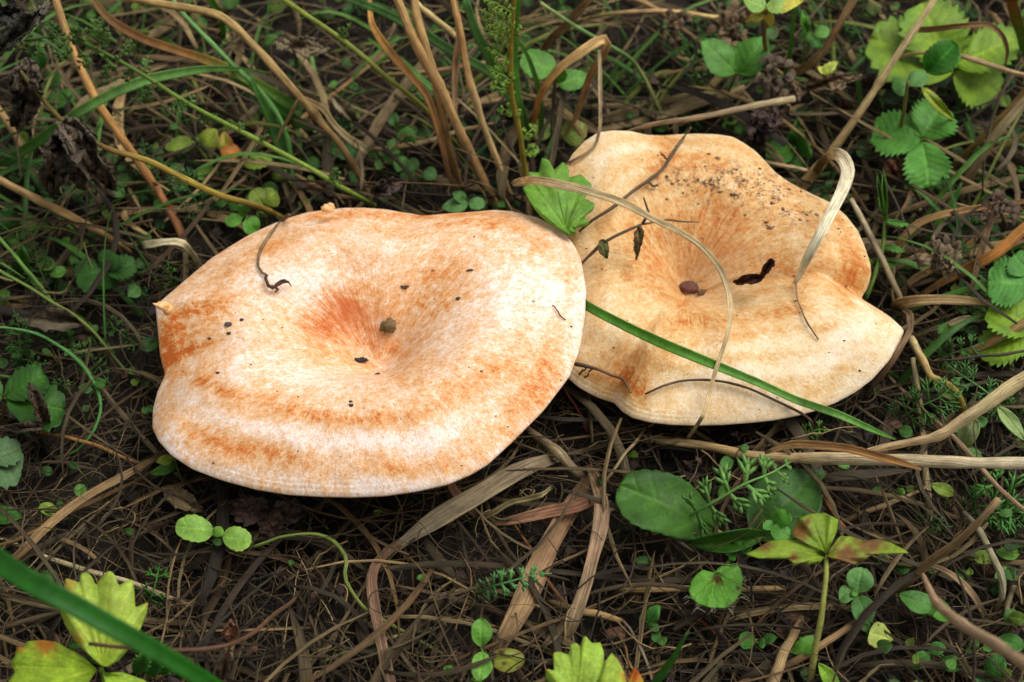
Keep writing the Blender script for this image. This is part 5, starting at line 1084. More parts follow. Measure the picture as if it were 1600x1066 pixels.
plant('curled green leaf caught on the thin pale curved stem', [L(1448, 112, 34, 1495, 68, 42, 50, shape='round', teeth=8, tamp=.06, fold=0.6, col=(64, 130, 50), col2=(84, 140, 66))], root=(1440, 170, 2), name='herb', cat='herb')
plant('two small bluish leaves in front of the lime strawberry leaf', [L(1418, 128, 40, 1450, 118, 40, 26, shape='round', col=(92, 138, 84)), L(1416, 130, 40, 1396, 140, 38, 34, shape='round', col=(84, 132, 76)), ], root=(1412, 170, 2), name='herb', cat='herb')
plant('narrow yellowing toothed leaf drooping above the strawberry leaf', [L(1440, 136, 42, 1492, 190, 30, 17, shape='lance', teeth=10, tamp=.08, col=(150, 164, 66), col2=(120, 130, 56))], root=(1430, 180, 2), name='herb', cat='herb')
plant('small pale yellow sprout leaf beside the withered bent blade', [L(1284, 115, 36, 1308, 96, 40, 16, shape='ovate', teeth=4, tamp=.15, col=(196, 206, 120)), L(1290, 114, 36, 1278, 104, 38, 10, shape='ovate', col=(186, 196, 104))], root=(1288, 150, 2), name='sprout', cat='sprout')
plant('sprig of small oval leaves beside the withered bent blade', [L(1268, 52, 24, 1250, 62, 20, 20, shape='ovate', col=(96, 148, 76)), L(1272, 52, 24, 1296, 48, 26, 20, shape='round', col=(104, 156, 84)), L(1262, 50, 24, 1255, 15, 32, 16, shape='lance', col=(92, 146, 64)), L(1270, 56, 22, 1282, 76, 16, 22, shape='ovate', col=(96, 150, 96))], name='herb', cat='herb')
plant('clump of broad dull green leaves behind the lobed cap by the straw stub', [L(1240, 235, 10, 1196, 240, 12, 44, shape='round', teeth=5, col=(78, 128, 56)), L(1245, 232, 10, 1262, 222, 16, 46, shape='round', teeth=5, col=(74, 126, 54)), L(1242, 225, 10, 1248, 198, 18, 26, shape='ovate', col=(80, 132, 62)), L(1236, 250, 8, 1255, 262, 6, 26, shape='round', col=(66, 112, 50))], name='herb', cat='herb')
plant('yellow-green oval leaves with a red-brown one under the feathery herb stem', [L(300, 220, 14, 258, 232, 14, 26, shape='ovate', teeth=4, col=(116, 140, 58)), L(318, 228, 18, 338, 202, 22, 32, shape='ovate', teeth=5, col=(140, 158, 66), col2=(130, 130, 60)), L(345, 235, 18, 378, 240, 16, 30, shape='ovate', col=(170, 110, 52), col2=(150, 80, 40)), L(380, 255, 14, 426, 250, 14, 24, shape='ovate', teeth=5, col=(124, 150, 60)), L(352, 240, 16, 350, 205, 20, 24, shape='ovate', col=(150, 146, 70), col2=(150, 90, 46)), L(330, 275, 8, 312, 262, 10, 30, shape='round', col=(96, 130, 52))], name='herb', cat='herb', root=(345, 290, 0))
plant('bright small round leaves touching the far shoulder of the rounder cap', [L(378, 340, 20, 352, 348, 20, 20, shape='round', col=(92, 146, 62)), L(384, 342, 20, 402, 362, 16, 30, shape='round', col=(88, 142, 58)), L(382, 336, 20, 378, 314, 24, 20, shape='ovate', col=(84, 136, 56))], name='herb', cat='herb', root=(384, 352, 0))
plant('olive round leaves behind the yellow brown hairy stem', [L(410, 318, 14, 395, 296, 16, 30, shape='round', col=(112, 132, 56)), L(412, 316, 14, 432, 300, 16, 34, shape='round', col=(120, 140, 58)), L(405, 325, 12, 418, 338, 10, 20, shape='ovate', col=(104, 126, 54))], name='herb', cat='herb')
plant('cluster of dim green leaves behind the rounder cap beside the straws', [L(630, 232, 10, 605, 222, 12, 26, shape='ovate', col=(70, 114, 56)), L(632, 230, 10, 640, 196, 16, 30, shape='ovate', col=(76, 122, 60)), L(628, 240, 8, 600, 250, 8, 22, shape='round', col=(70, 112, 58)), L(635, 262, 8, 615, 248, 10, 26, shape='ovate', col=(76, 124, 60)), L(640, 262, 8, 632, 284, 6, 22, shape='round', col=(82, 132, 74)), L(560, 245, 8, 500, 222, 10, 26, shape='ovate', teeth=5, col=(60, 102, 56)), L(500, 260, 8, 478, 252, 8, 24, shape='round', col=(60, 100, 50))], name='herb', cat='herb', root=(632, 275, 0))
plant('bluish oval leaves lying just behind the dip of the rounder cap', [L(730, 318, 14, 690, 324, 14, 24, shape='ovate', col=(96, 140, 92)), L(732, 318, 14, 758, 318, 14, 20, shape='round', col=(98, 144, 96)), L(728, 314, 14, 708, 300, 18, 18, shape='ovate', col=(90, 136, 84))], name='herb', cat='herb')
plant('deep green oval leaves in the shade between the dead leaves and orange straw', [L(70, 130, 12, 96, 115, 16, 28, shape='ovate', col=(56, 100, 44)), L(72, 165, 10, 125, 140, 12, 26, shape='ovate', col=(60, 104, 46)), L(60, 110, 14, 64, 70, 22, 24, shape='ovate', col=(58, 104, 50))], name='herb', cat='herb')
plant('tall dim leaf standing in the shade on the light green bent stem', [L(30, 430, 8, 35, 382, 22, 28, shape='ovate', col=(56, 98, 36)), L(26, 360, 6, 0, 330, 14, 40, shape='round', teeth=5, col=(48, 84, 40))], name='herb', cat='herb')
plant('thin curled olive leaf in the shade under the tapering straw', [L(108, 420, 6, 138, 375, 12, 14, shape='lance', bend=-0.5, col=(88, 110, 44))], name='herb', cat='herb')
plant('pair of small leaves tucked under the margin of the rounder cap', [L(272, 715, 12, 244, 722, 12, 17, shape='ovate', col=(128, 146, 58)), L(275, 726, 10, 234, 741, 8, 17, shape='ovate', col=(74, 120, 48))], name='herb', cat='herb')
plant('small yellow-green oval leaf under the pale flat straw', [L(90, 800, 4, 61, 791, 6, 20, shape='round', col=(124, 150, 60))], name='seedling')
plant('green leaf beside the thin brown stem below the greyish toothed leaf', [L(-20, 800, 6, 34, 808, 6, 30, shape='ovate', col=(64, 112, 46))], name='herb', cat='herb')
# seedlings in front
plant('pale green seedling with two round leaves in front of the rounder cap', [L(333, 830, 14, 274, 822, 15, 42, shape='round', teeth=5, tamp=.05, col=(128, 170, 88), col2=(140, 178, 92), veins=3), L(348, 838, 14, 393, 845, 14, 38, shape='round', teeth=5, tamp=.05, col=(128, 168, 86), col2=(146, 178, 92), veins=3), L(333, 836, 15, 348, 826, 17, 17, shape='round', col=(118, 166, 70), veins=0)], root=(345, 852, 0), group='', )
plant('seedling with three oval leaves and one browned leaf', [L(752, 1010, 12, 752, 966, 16, 33, shape='ellip', col=(104, 158, 74), veins=3), L(754, 1018, 12, 750, 1064, 12, 33, shape='ellip', col=(112, 164, 82), veins=3), L(766, 1030, 9, 820, 1032, 9, 38, shape='round', col=(140, 150, 66), col2=(126, 116, 56), veins=3, spots=3), L(748, 1060, 7, 735, 1080, 8, 30, shape='round', col=(120, 160, 72), veins=2)], root=(756, 1020, 0))
plant('single tiny round green leaf at the end of the green curved runner', [L(702, 1058, 5, 700, 1038, 8, 17, shape='ellip', col=(96, 150, 66), veins=0)])
plant('bluish-green seedling of bean-shaped leaves below the blotched leaf', [L(1340, 925, 13, 1347, 887, 16, 44, shape='round', col=(98, 146, 92), veins=3), L(1336, 926, 13, 1312, 938, 13, 27, shape='round', col=(108, 158, 98), veins=2, bend=0.2), L(1340, 930, 12, 1358, 974, 11, 38, shape='ellip', col=(84, 132, 76), veins=3), L(1333, 922, 14, 1338, 932, 14, 10, shape='round', col=(104, 160, 80), veins=0)], root=(1340, 936, 0))
plant('notched pale yellow-green leaf with a brown edge below the bean-shaped seedling', [L(1395, 1000, 8, 1358, 988, 12, 40, shape='obovate', teeth=3, tamp=.06, col=(168, 184, 110), col2=(172, 180, 104), veins=3, spots=1)], name='sprout', cat='sprout')
plant('bluish green leaf tucked behind the pinkish stalk', [L(1460, 950, 12, 1404, 928, 14, 34, shape='ovate', col=(88, 140, 76), veins=3), L(1455, 940, 12, 1490, 972, 8, 30, shape='ovate', col=(92, 146, 62), veins=3)], name='herb', cat='herb')
plant('green toothed leaf beside the stout tan stick', [L(1280, 1000, 10, 1236, 1020, 8, 30, shape='ovate', teeth=5, tamp=.06, col=(84, 138, 50), veins=4)], name='herb', cat='herb')
plant('light green leaf tip at the foot of the blotched leaf stalk', [L(1310, 1080, 6, 1280, 1036, 12, 24, shape='ovate', col=(130, 170, 70), veins=3)], name='herb', cat='herb')
plant('small round-leaved seedling under the split straw stub', [L(1010, 968, 6, 1004, 958, 8, 17, shape='round', col=(70, 130, 60), veins=0), L(1012, 972, 6, 1030, 945, 10, 22, shape='ovate', col=(76, 134, 66), veins=2), L(1014, 975, 5, 1030, 985, 5, 14, shape='round', col=(70, 128, 60), veins=0), L(1012, 972, 5, 1022, 974, 7, 10, shape='round', col=(80, 140, 60), veins=0), L(1020, 985, 4, 1030, 1003, 4, 16, shape='round', col=(66, 120, 58), veins=0)])
plant('small round-leaved seedling beside the stout tan stick', [L(1180, 1000, 6, 1154, 1000, 8, 28, shape='round', col=(76, 134, 58), veins=2), L(1185, 1005, 6, 1196, 1006, 7, 16, shape='round', col=(72, 130, 56), veins=0), L(1192, 1000, 5, 1214, 995, 6, 18, shape='ovate', col=(64, 116, 50), veins=0)])
plant('tiny four-leaved seedling just above the round leaf with a hole', [L(1150, 862, 8, 1161, 847, 11, 20, shape='round', col=(76, 138, 52), veins=0), L(1148, 862, 8, 1132, 862, 10, 12, shape='round', col=(72, 134, 52), veins=0), L(1148, 866, 8, 1140, 874, 8, 14, shape='round', col=(72, 132, 52), veins=0), L(1152, 862, 7, 1178, 848, 8, 18, shape='ovate', col=(62, 108, 50), veins=0)])
plant('green round leaf pair lying on the broad dark oval leaf', [L(1212, 820, 18, 1232, 800, 22, 30, shape='round', col=(86, 146, 58), veins=2), L(1205, 825, 18, 1234, 838, 18, 28, shape='round', col=(90, 148, 72), veins=2), L(1206, 825, 18, 1194, 816, 19, 18, shape='round', col=(84, 142, 68), veins=0)], root=(1208, 842, 0))
plant('tiny round leaf just below the thick pale broken stalk', [L(1398, 770, 5, 1414, 768, 8, 14, shape='round', col=(104, 156, 70), veins=0)])
for (lab, a) in (('olive oval leaf just below the thick pale stalk', L(1490, 772, 8, 1455, 756, 12, 20, shape='ovate', col=(120, 142, 70), veins=3)),
                 ('oval green leaf on the outer side of the pale furry stem', L(1592, 866, 8, 1556, 862, 10, 22, shape='ovate', col=(96, 142, 64), veins=3)),
                 ('yellowish oval leaf on the inner side of the pale furry stem', L(1522, 868, 8, 1555, 875, 8, 22, shape='ovate', col=(116, 146, 60), veins=3)),
                 ('greyish green round leaf under the pale jointed branch', L(1500, 700, 10, 1525, 655, 18, 30, shape='round', col=(140, 156, 124), veins=3)),
                 ('long pale green leaf curving above the pale jointed branch', L(1560, 635, 14, 1605, 690, 12, 22, shape='lance', col=(150, 174, 130), veins=3)),
                 ('tiny dim leaf under the yellowish oval leaf', L(1500, 895, 5, 1514, 902, 5, 12, shape='round', col=(96, 136, 66), veins=0)),
                 ('round light green leaf touching the pale furry stem', L(1580, 905, 8, 1555, 895, 9, 30, shape='round', col=(92, 144, 66), veins=2))):
    plant(lab, [a], name='herb', cat='herb')
plant('dim leafy tuft under the fat pinkish stalk', [L(1540, 1050, 8, 1570, 1030, 12, 36, shape='round', col=(64, 116, 56)), L(1545, 1055, 6, 1530, 1080, 6, 30, shape='round', col=(60, 108, 50)), L(1450, 1020, 8, 1425, 1045, 8, 26, shape='ovate', col=(76, 128, 66)), L(1452, 1015, 8, 1480, 1010, 10, 22, shape='ovate', col=(80, 134, 70)), L(1470, 1035, 8, 1510, 1040, 8, 26, shape='ovate', col=(66, 116, 56)), L(1560, 1000, 8, 1600, 1010, 10, 30, shape='round', col=(66, 118, 56))], name='herb', cat='herb')
plant('narrow-leaved green sprig standing beside the notch of the lobed cap', [L(1384, 345, 24, 1381, 262, 42, 9, shape='lance', col=(84, 130, 62), veins=0), L(1383, 345, 24, 1370, 268, 40, 6, shape='lance', col=(96, 140, 70), veins=0), L(1384, 345, 24, 1422, 352, 22, 10, shape='lance', teeth=4, tamp=.3, col=(80, 130, 56), veins=0), L(1382, 385, 16, 1414, 392, 16, 12, shape='lance', teeth=4, tamp=.3, col=(80, 128, 56), veins=0), L(1370, 415, 12, 1402, 416, 14, 9, shape='lance', col=(78, 126, 54), veins=0), L(1366, 414, 12, 1345, 395, 20, 6, shape='lance', col=(120, 150, 60), veins=0), L(1384, 340, 24, 1372, 308, 32, 6, shape='lance', col=(90, 136, 62), veins=0)], stem=[(1352, 468, 6), (1366, 430, 12), (1378, 392, 17), (1384, 345, 24), (1382, 300, 34)], root=(1352, 468, 6), stem_w=[8, 7, 6, 5, 3], stem_col=(104, 136, 62), name='herb', cat='herb')
# feathery (yarrow) leaves
feather('yarrow_leaf', 'small bluish feathery leaf lying on the broad brown dead blade', 'leaf', [(744, 928, 6), (770, 917, 14), (800, 906, 18), (830, 898, 19), (862, 896, 18)], 13, 19, (100, 154, 106), w=5.6, lobes=1, stem_w=4)
feather('yarrow_leaf', 'drooping pale feathery leaf in front of the dark oval leaves', 'leaf', [(1060, 815, 10), (1110, 788, 20), (1160, 760, 25), (1205, 738, 26), (1235, 722, 22)], 8, 36, (112, 158, 94), w=7.0, lobes=2, stem_w=6, hang=0.5)
feather('yarrow_leaf', 'small feathery leaf curling up beneath the lobed cap above the thick stalk', 'leaf', [(1255, 700, 3), (1262, 682, 8), (1275, 670, 11), (1298, 672, 12)], 6, 14, (108, 152, 76), w=4, lobes=1, stem_w=4)
feather('yarrow_leaf', 'dark narrow feathery leaf behind the lobed cap below the arching stalk', 'leaf', [(1098, 172, 4), (1090, 125, 16), (1078, 85, 26), (1060, 48, 34)], 13, 15, (84, 132, 82), w=2.6, lobes=1, stem_w=4)
feather('yarrow_leaf', 'feathery leaf crossing the thin pinkish stem beside the lobed cap', 'leaf', [(1395, 660, 3), (1430, 640, 10), (1470, 618, 15), (1500, 590, 18)], 9, 32, (86, 134, 78), w=3.2, lobes=2, stem_w=3)
feather('yarrow_leaf', 'feathery leaf above the pale jointed stalk with olive end', 'leaf', [(1440, 560, 4), (1475, 556, 10), (1510, 545, 14), (1545, 530, 16)], 9, 26, (84, 128, 80), w=3.0, lobes=2, stem_w=3)
feather('yarrow_leaf', 'feathery leaf on a green stem behind the pale branch', 'leaf', [(1600, 660, 4), (1570, 640, 10), (1530, 605, 14), (1480, 570, 14)], 9, 26, (94, 142, 90), w=3.0, lobes=2, stem_w=5)
feather('yarrow_leaf', 'feathery leaf hanging below the thick pale stalk', 'leaf', [(1610, 820, 4), (1585, 790, 12), (1560, 765, 15), (1535, 738, 14)], 7, 36, (84, 140, 74), w=4.4, lobes=2, stem_w=4, hang=0.3)
feather('yarrow_leaf', 'feathery leaf with wide spread lobes by the pale furry stem', 'leaf', [(1510, 800, 4), (1540, 790, 10), (1575, 800, 12), (1606, 830, 10)], 6, 34, (80, 138, 76), w=4.0, lobes=2, stem_w=4)
feather('yarrow_leaf', 'dim feathery leaf in front of the orange brown thick straw', 'leaf', [(330, 345, 4), (310, 320, 14), (290, 290, 20), (272, 262, 24)], 8, 28, (62, 108, 68), w=2.6, lobes=2, stem_w=3)
feather('yarrow_leaf', 'dim feathery leaf beside the foot of the orange brown straw', 'leaf', [(262, 300, 6), (240, 268, 14), (228, 238, 20), (222, 215, 24)], 7, 22, (64, 112, 72), w=2.4, lobes=2, stem_w=3)
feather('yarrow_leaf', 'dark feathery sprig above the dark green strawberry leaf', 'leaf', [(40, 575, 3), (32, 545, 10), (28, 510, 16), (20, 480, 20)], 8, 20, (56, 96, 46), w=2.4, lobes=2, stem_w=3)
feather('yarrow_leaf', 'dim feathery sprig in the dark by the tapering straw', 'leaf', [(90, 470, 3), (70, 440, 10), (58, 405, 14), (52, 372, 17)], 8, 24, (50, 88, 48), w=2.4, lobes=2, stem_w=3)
feather('yarrow_leaf', 'small upright green feathery sprig beside the torn side of the rounder cap', 'leaf', [(278, 462, 3), (270, 445, 10), (264, 420, 16), (262, 408, 18)], 6, 13, (66, 112, 46), w=3.0, lobes=1, stem_w=3)
feather('yarrow_leaf', 'feathery sprig behind the whitish straight stem', 'leaf', [(225, 948, 3), (235, 930, 8), (245, 905, 11), (250, 880, 12)], 5, 20, (70, 128, 58), w=3.6, lobes=1, stem_w=4)
feather('yarrow_leaf', 'feathery dark green leaf in the tangle beside the orange brown blade', 'leaf', [(1490, 390, 3), (1500, 372, 8), (1520, 358, 10), (1545, 350, 10)], 7, 20, (64, 112, 58), w=2.6, lobes=2, stem_w=3)

# ================================================================== withered brown leaves and seed heads
def dead_leaf(label, parts, foot, name='withered_leaf', cat='dead leaf'):
    rt = thing(name, label, cat, W(foot))
    for (b, t, w, c, cr) in parts:
        emit('shrivelled_lobe', g_leaf(b, t, w, 'ovate', teeth=4, tamp=.12, col=tuple(int(v * q_) for v, q_ in zip(c, (1.2, 1.26, 1.2))), col2=tuple(int(v * q_) for v, q_ in zip(c, (.85, .9, .86))), veins=5, crumple=cr, fold=0.5, curl=0.25, th=0.0003), M['dry'], rt)
    p0 = W(foot); p1 = W(parts[0][0])
    emit('leaf_stalk', tube_w(crom(np.array([p0, (p0 + p1) / 2 + [0.001, 0, 0], p1]), 8), np.full(8, 0.0005), lin((84, 70, 56)), 6), M['dry'], rt)
dead_leaf('largest shrivelled dark leaf, hanging from the yellow brown hairy stem', [((100, 190, 46), (172, 300, 22), 52, (86, 72, 66), .11), ((105, 195, 45), (80, 300, 20), 56, (74, 62, 56), .12), ((90, 192, 46), (150, 215, 40), 34, (92, 78, 70), .10), ((120, 200, 44), (130, 290, 24), 40, (70, 58, 52), .12)], (110, 290, 2))
dead_leaf('twisted dark dead leaf above the largest shrivelled one', [((45, 95, 46), (30, 200, 26), 44, (76, 62, 56), .12), ((42, 95, 46), (52, 170, 30), 36, (84, 70, 62), .10), ((38, 100, 45), (20, 150, 34), 30, (64, 52, 48), .12)], (40, 210, 2))
dead_leaf('thick grey furry dead stalk with a blackish leaf', [((-15, 85, 60), (75, 5, 84), 30, (84, 76, 72), .08), ((-10, 80, 60), (70, 15, 80), 26, (96, 88, 82), .10), ((-20, 30, 70), (35, 15, 78), 34, (48, 44, 44), .08)], (-20, 120, 2))
dead_leaf('crumpled dark brown leaf heap under the rounder cap behind the two-leaved seedling', [((420, 800, 6), (350, 790, 8), 44, (62, 46, 44), .09), ((415, 795, 6), (430, 840, 6), 40, (70, 52, 48), .1), ((425, 800, 6), (480, 800, 7), 40, (56, 42, 40), .1)], (420, 812, 0))
dead_leaf('dull brown dry leaf flake lying below the pair of small leaves', [((255, 762, 4), (318, 800, 6), 28, (112, 92, 72), .03)], (260, 768, 0))
dead_leaf('dark bark-like flake in the shade across the olive runner', [((24, 490, 8), (135, 505, 8), 36, (74, 62, 54), .03)], (60, 510, 0), name='bark_flake', cat='bark flake')
dead_leaf('dark withered scrap lying over the dark green strawberry leaf', [((75, 665, 14), (45, 600, 22), 22, (66, 50, 44), .08), ((75, 665, 14), (0, 668, 14), 14, (60, 48, 42), .06)], (80, 672, 2))
dead_leaf('small brown bud scrap beside the tall broad green blade', [((362, 1002, 18), (360, 968, 26), 24, (110, 70, 56), .1), ((360, 1000, 18), (345, 1066, 8), 16, (92, 70, 56), .06)], (350, 1075, 0))
dead_leaf('purplish black withered leaf under the grey brown stem behind the lobed cap', [((1195, 170, 22), (1180, 230, 12), 44, (62, 46, 48), .12), ((1200, 172, 22), (1232, 190, 18), 40, (70, 54, 50), .12)], (1200, 232, 0))
dead_leaf('rusty withered leaf at the foot of the brown hairy stem', [((1400, 248, 10), (1392, 292, 4), 30, (110, 66, 50), .1), ((1400, 248, 10), (1412, 275, 6), 22, (100, 60, 46), .1)], (1400, 256, 0))
dead_leaf('dry crumpled brown leaf hooked under the withered bent blade', [((1260, 135, 26), (1342, 120, 30), 26, (100, 78, 64), .09), ((1258, 138, 26), (1225, 150, 24), 24, (92, 72, 60), .1)], (1262, 165, 0))
dead_leaf('dark shrivelled bit behind the dip of the rounder cap', [((585, 300, 14), (632, 282, 16), 26, (70, 52, 50), .1), ((590, 305, 12), (600, 280, 20), 20, (62, 46, 44), .1)], (592, 312, 0))
dead_leaf('brownish dry leaf lump among the stems above the straws', [((455, 70, 30), (512, 75, 26), 34, (96, 80, 66), .1), ((455, 70, 30), (428, 62, 30), 26, (104, 88, 74), .1)], (460, 110, 2))
dead_leaf('pointed grey brown dead leaf behind the pale split sheath', [((520, 150, 22), (562, 196, 12), 18, (108, 92, 78), .03)], (520, 160, 2))
def seed_head(label, c, n, spread, col, foot):
    rt = thing('seed_head', label, 'seed head', W(foot))
    p = W(c)
    emit('stem', tube_w(crom(np.array([W(foot), (W(foot) + p) / 2 + [0.002, 0, 0], p]), 10), np.full(10, 0.0006), lin((96, 76, 54)), 6), M['dry'], rt)
    for i in range(n):
        d = nrm(np.array([random.gauss(0, 1), random.gauss(0, 1), random.gauss(0.3, 0.8)]))
        q = p + d * spread * random.uniform(0.2, 1)
        cc = lin(col) * random.uniform(0.6, 1.5)
        e = nrm(d + np.array([random.gauss(0, .5) for _ in range(3)]))
        g_ = ribbon_w(crom(np.array([q, q + e * spread * .3 + [0, 0, spread * .1], q + e * spread * .6]), 6), np.array([.2, .6, .8, .7, .5, .1]) * spread * 0.28, cc, fold=0.8, m=1, up=(0.2, -.6, .8))
        emit('husk', g_, M['dry'], rt)
seed_head('dried brown flower head at the tip of the arching stalk, behind the lobed cap', (1145, 42, 32), 34, 0.0062, (104, 84, 66), (1140, 100, 2))
seed_head('grey dried flower head beside the brown rosette stem', (1208, 122, 30), 30, 0.0055, (96, 84, 72), (1205, 165, 2))
seed_head('small dried floret cluster above the dark narrow feathery leaf', (1052, 40, 28), 20, 0.0045, (98, 80, 62), (1060, 80, 2))
seed_head('dry purple grey seed head on the tan curved blade', (1560, 325, 26), 26, 0.0045, (92, 74, 64), (1560, 375, 2))
seed_head('shaggy dead flower spike lying over the wide tan blade', (1470, 405, 22), 34, 0.0050, (112, 96, 78), (1470, 440, 2))
seed_head('second shaggy dead spike below the first, beside the orange brown blade', (1485, 418, 14), 24, 0.0042, (104, 88, 72), (1490, 450, 2))

# ================================================================== litter and ground cover nobody could count
POLYS = []
for o_ in (OUT1, OUT2):
    c_ = np.mean(o_, axis=0); POLYS.append(c_ + (np.asarray(o_, float) - c_) * 1.03)
GX, GY = np.meshgrid(np.arange(0, 1600, 4), np.arange(0, 1068, 4))
CAPMASK = np.zeros(GX.shape, bool)
for p_ in POLYS: CAPMASK |= inpoly(p_, np.stack([GX.ravel(), GY.ravel()], -1)).reshape(GX.shape)
def clear_of_caps(C, zmax=0.011):
    q = (proj(C) / 4).astype(int)
    ok = (q[:, 0] >= 0) & (q[:, 0] < GX.shape[1]) & (q[:, 1] >= 0) & (q[:, 1] < GX.shape[0])
    bad = np.zeros(len(q), bool); bad[ok] = CAPMASK[q[ok, 1], q[ok, 0]]
    return not np.any(bad & (C[:, 2] > zmax))
class Pool:
    """many small pieces gathered into one mesh"""
    def __init__(s): s.V, s.F, s.A, s.n = [], [], {'Col': [], 'st': [], 'vein': []}, 0
    def add(s, g):
        V, F, a = g
        s.V.append(V); s.F += (np.asarray(F, dtype=object) + 0).tolist() if False else [[i + s.n for i in f] for f in F]
        s.A['Col'].append(a['Col']); s.A['st'].append(a['st']); s.A['vein'].append(a.get('vein', np.zeros(len(V))))
        s.n += len(V)
    def emit(s, name, mat_, label, cat):
        return emit(name, (np.concatenate(s.V), s.F, {k: np.concatenate(v) for k, v in s.A.items()}), mat_, origin=(0, 0, 0), label=label, cat=cat, kind='stuff')
def spot(top_bias=0.0):
    return RNG.uniform(-260, 1860), RNG.uniform(-190, 1230)
def strip(C, hw, col, fold, th=0.00015):
    return ribbon_w(C, hw, col, fold, 0, RNG.uniform(-0.8, 0.8), th, 1, int(RNG.integers(0, 400)), up=nrm(np.array([RNG.normal(0, .6), RNG.normal(0, .6), 1.0])))
LIT = [(104, 88, 62), (126, 106, 74), (88, 72, 52), (150, 124, 86), (74, 58, 42), (112, 98, 74), (134, 112, 80), (120, 92, 60), (164, 140, 102), (98, 84, 62)]
# -- flat dry grass strips
pool = Pool()
made = 0
while made < 2150:
    px, py = spot()
    if RNG.random() > (0.5 if (px < 240 and 280 < py < 720) else (0.6 if py > 720 else 1.0)): continue
    upper = py < 420
    L_ = RNG.uniform(0.015, 0.055) * (1.35 if upper else 1.0)
    z = abs(RNG.normal(0, 0.006)) + 0.001 + (RNG.uniform(0, 0.010) if upper else 0)
    p = P(px, py, z)
    an = RNG.uniform(0, 2 * math.pi)
    if upper and RNG.random() < 0.5: an = math.radians(RNG.choice([115, 60, 140]) + RNG.normal(0, 18))
    d = np.array([math.cos(an), math.sin(an), RNG.normal(0, 0.16)])
    n = 7
    t = np.linspace(-0.5, 0.5, n)[:, None]
    side = np.array([-d[1], d[0], 0])
    C = p + d * L_ * t + side * L_ * RNG.normal(0, 0.12) * (t ** 2) * 4 + np.array([0, 0, 1]) * L_ * RNG.normal(0.02, 0.05) * (1 - 4 * t ** 2)
    C[:, 2] = np.maximum(C[:, 2], 0.0004)
    if not clear_of_caps(C): continue
    w = RNG.choice([0.0003, 0.0005, 0.0008, 0.0013], p=[.40, .35, .18, .07]) * RNG.uniform(0.7, 1.2)
    prof_ = np.array([0.5, 0.9, 1, 1, 0.95, 0.8, 0.25])
    c = lin(LIT[RNG.integers(len(LIT))]) * min(1.15, (0.50 if upper else 0.32) * math.exp(RNG.normal(0, 0.5)))
    if upper: w *= 1.3
    pool.add(strip(C, w * prof_, c, RNG.uniform(0.1, 0.7)))
    made += 1
pool.emit('dry_grass_litter', M['dry'], 'tangled mat of short dead grass strips covering the soil', 'litter')
# -- thin stems and curly rootlets
pool = Pool()
made = 0
while made < 8600:
    px, py = spot()
    L_ = RNG.uniform(0.006, 0.030)
    z = abs(RNG.normal(0, 0.005)) + 0.0008
    p = P(px, py, z)
    n = 8
    an = RNG.uniform(0, 2 * math.pi); cv = RNG.normal(0, 1.5) if L_ < 0.016 else RNG.normal(0, 0.35)
    C = [p]
    for k in range(n - 1):
        an += cv / n * 2 + RNG.normal(0, 0.16)
        C.append(C[-1] + np.array([math.cos(an), math.sin(an), RNG.normal(0, 0.25)]) * L_ / n)
    C = np.array(C); C[:, 2] = np.maximum(C[:, 2], 0.0004)
    if not clear_of_caps(C): continue
    c = lin(LIT[RNG.integers(len(LIT))]) * min(1.1, 0.36 * math.exp(RNG.normal(0, 0.6)))
    pool.add(tube_w(C, np.linspace(1, 0.5, n) * RNG.choice([0.0001, 0.00016, 0.00025, 0.0004], p=[.35, .37, .22, .06]), c, 4, int(RNG.integers(0, 400))))
    made += 1
pool.emit('root_tangle', M['dry'], 'fine curly rootlets and thread-like stems matted over the soil', 'litter')
# -- dark leaf mould crumbs
pool = Pool()
made = 0
while made < 3000:
    px, py = spot()
    p = P(px, py, abs(RNG.normal(0, 0.0025)) + 0.0006)
    s = 0.0007 * math.exp(RNG.normal(0, 0.55))
    n = 4
    u = RNG.normal(0, 1, 3); u[2] *= 0.3; u = nrm(u); v = nrm(np.cross(u, RNG.normal(0, 1, 3)))
    gx, gy = np.meshgrid(np.linspace(-1, 1, n), np.linspace(-1, 1, n), indexing='ij')
    h = RNG.normal(0, 0.25, (n, n, 1))
    w_ = nrm(np.cross(u, v))
    g3 = p + (gx[..., None] * u * 1.5 + gy[..., None] * v + h * w_ + RNG.normal(0, 0.2, (n, n, 3))) * s
    g3[..., 2] = np.maximum(g3[..., 2], 0.0002)
    if not clear_of_caps(g3.reshape(-1, 3)): continue
    c = lin([(58, 44, 36), (48, 36, 30), (74, 56, 44), (40, 32, 28), (92, 62, 42)][RNG.integers(5)]) * RNG.uniform(0.6, 1.1)
    pool.add(thick(g3.reshape(-1, 3), n, n, 0.00015, {'Col': np.tile(c, (n * n, 1)), 'st': np.tile(RNG.uniform(0, 1, 3), (n * n, 1)), 'vein': np.zeros(n * n)}))
    made += 1
pool.emit('leaf_mould', M['crumb'], 'dark crumbs of rotting leaves scattered between the stems', 'litter')
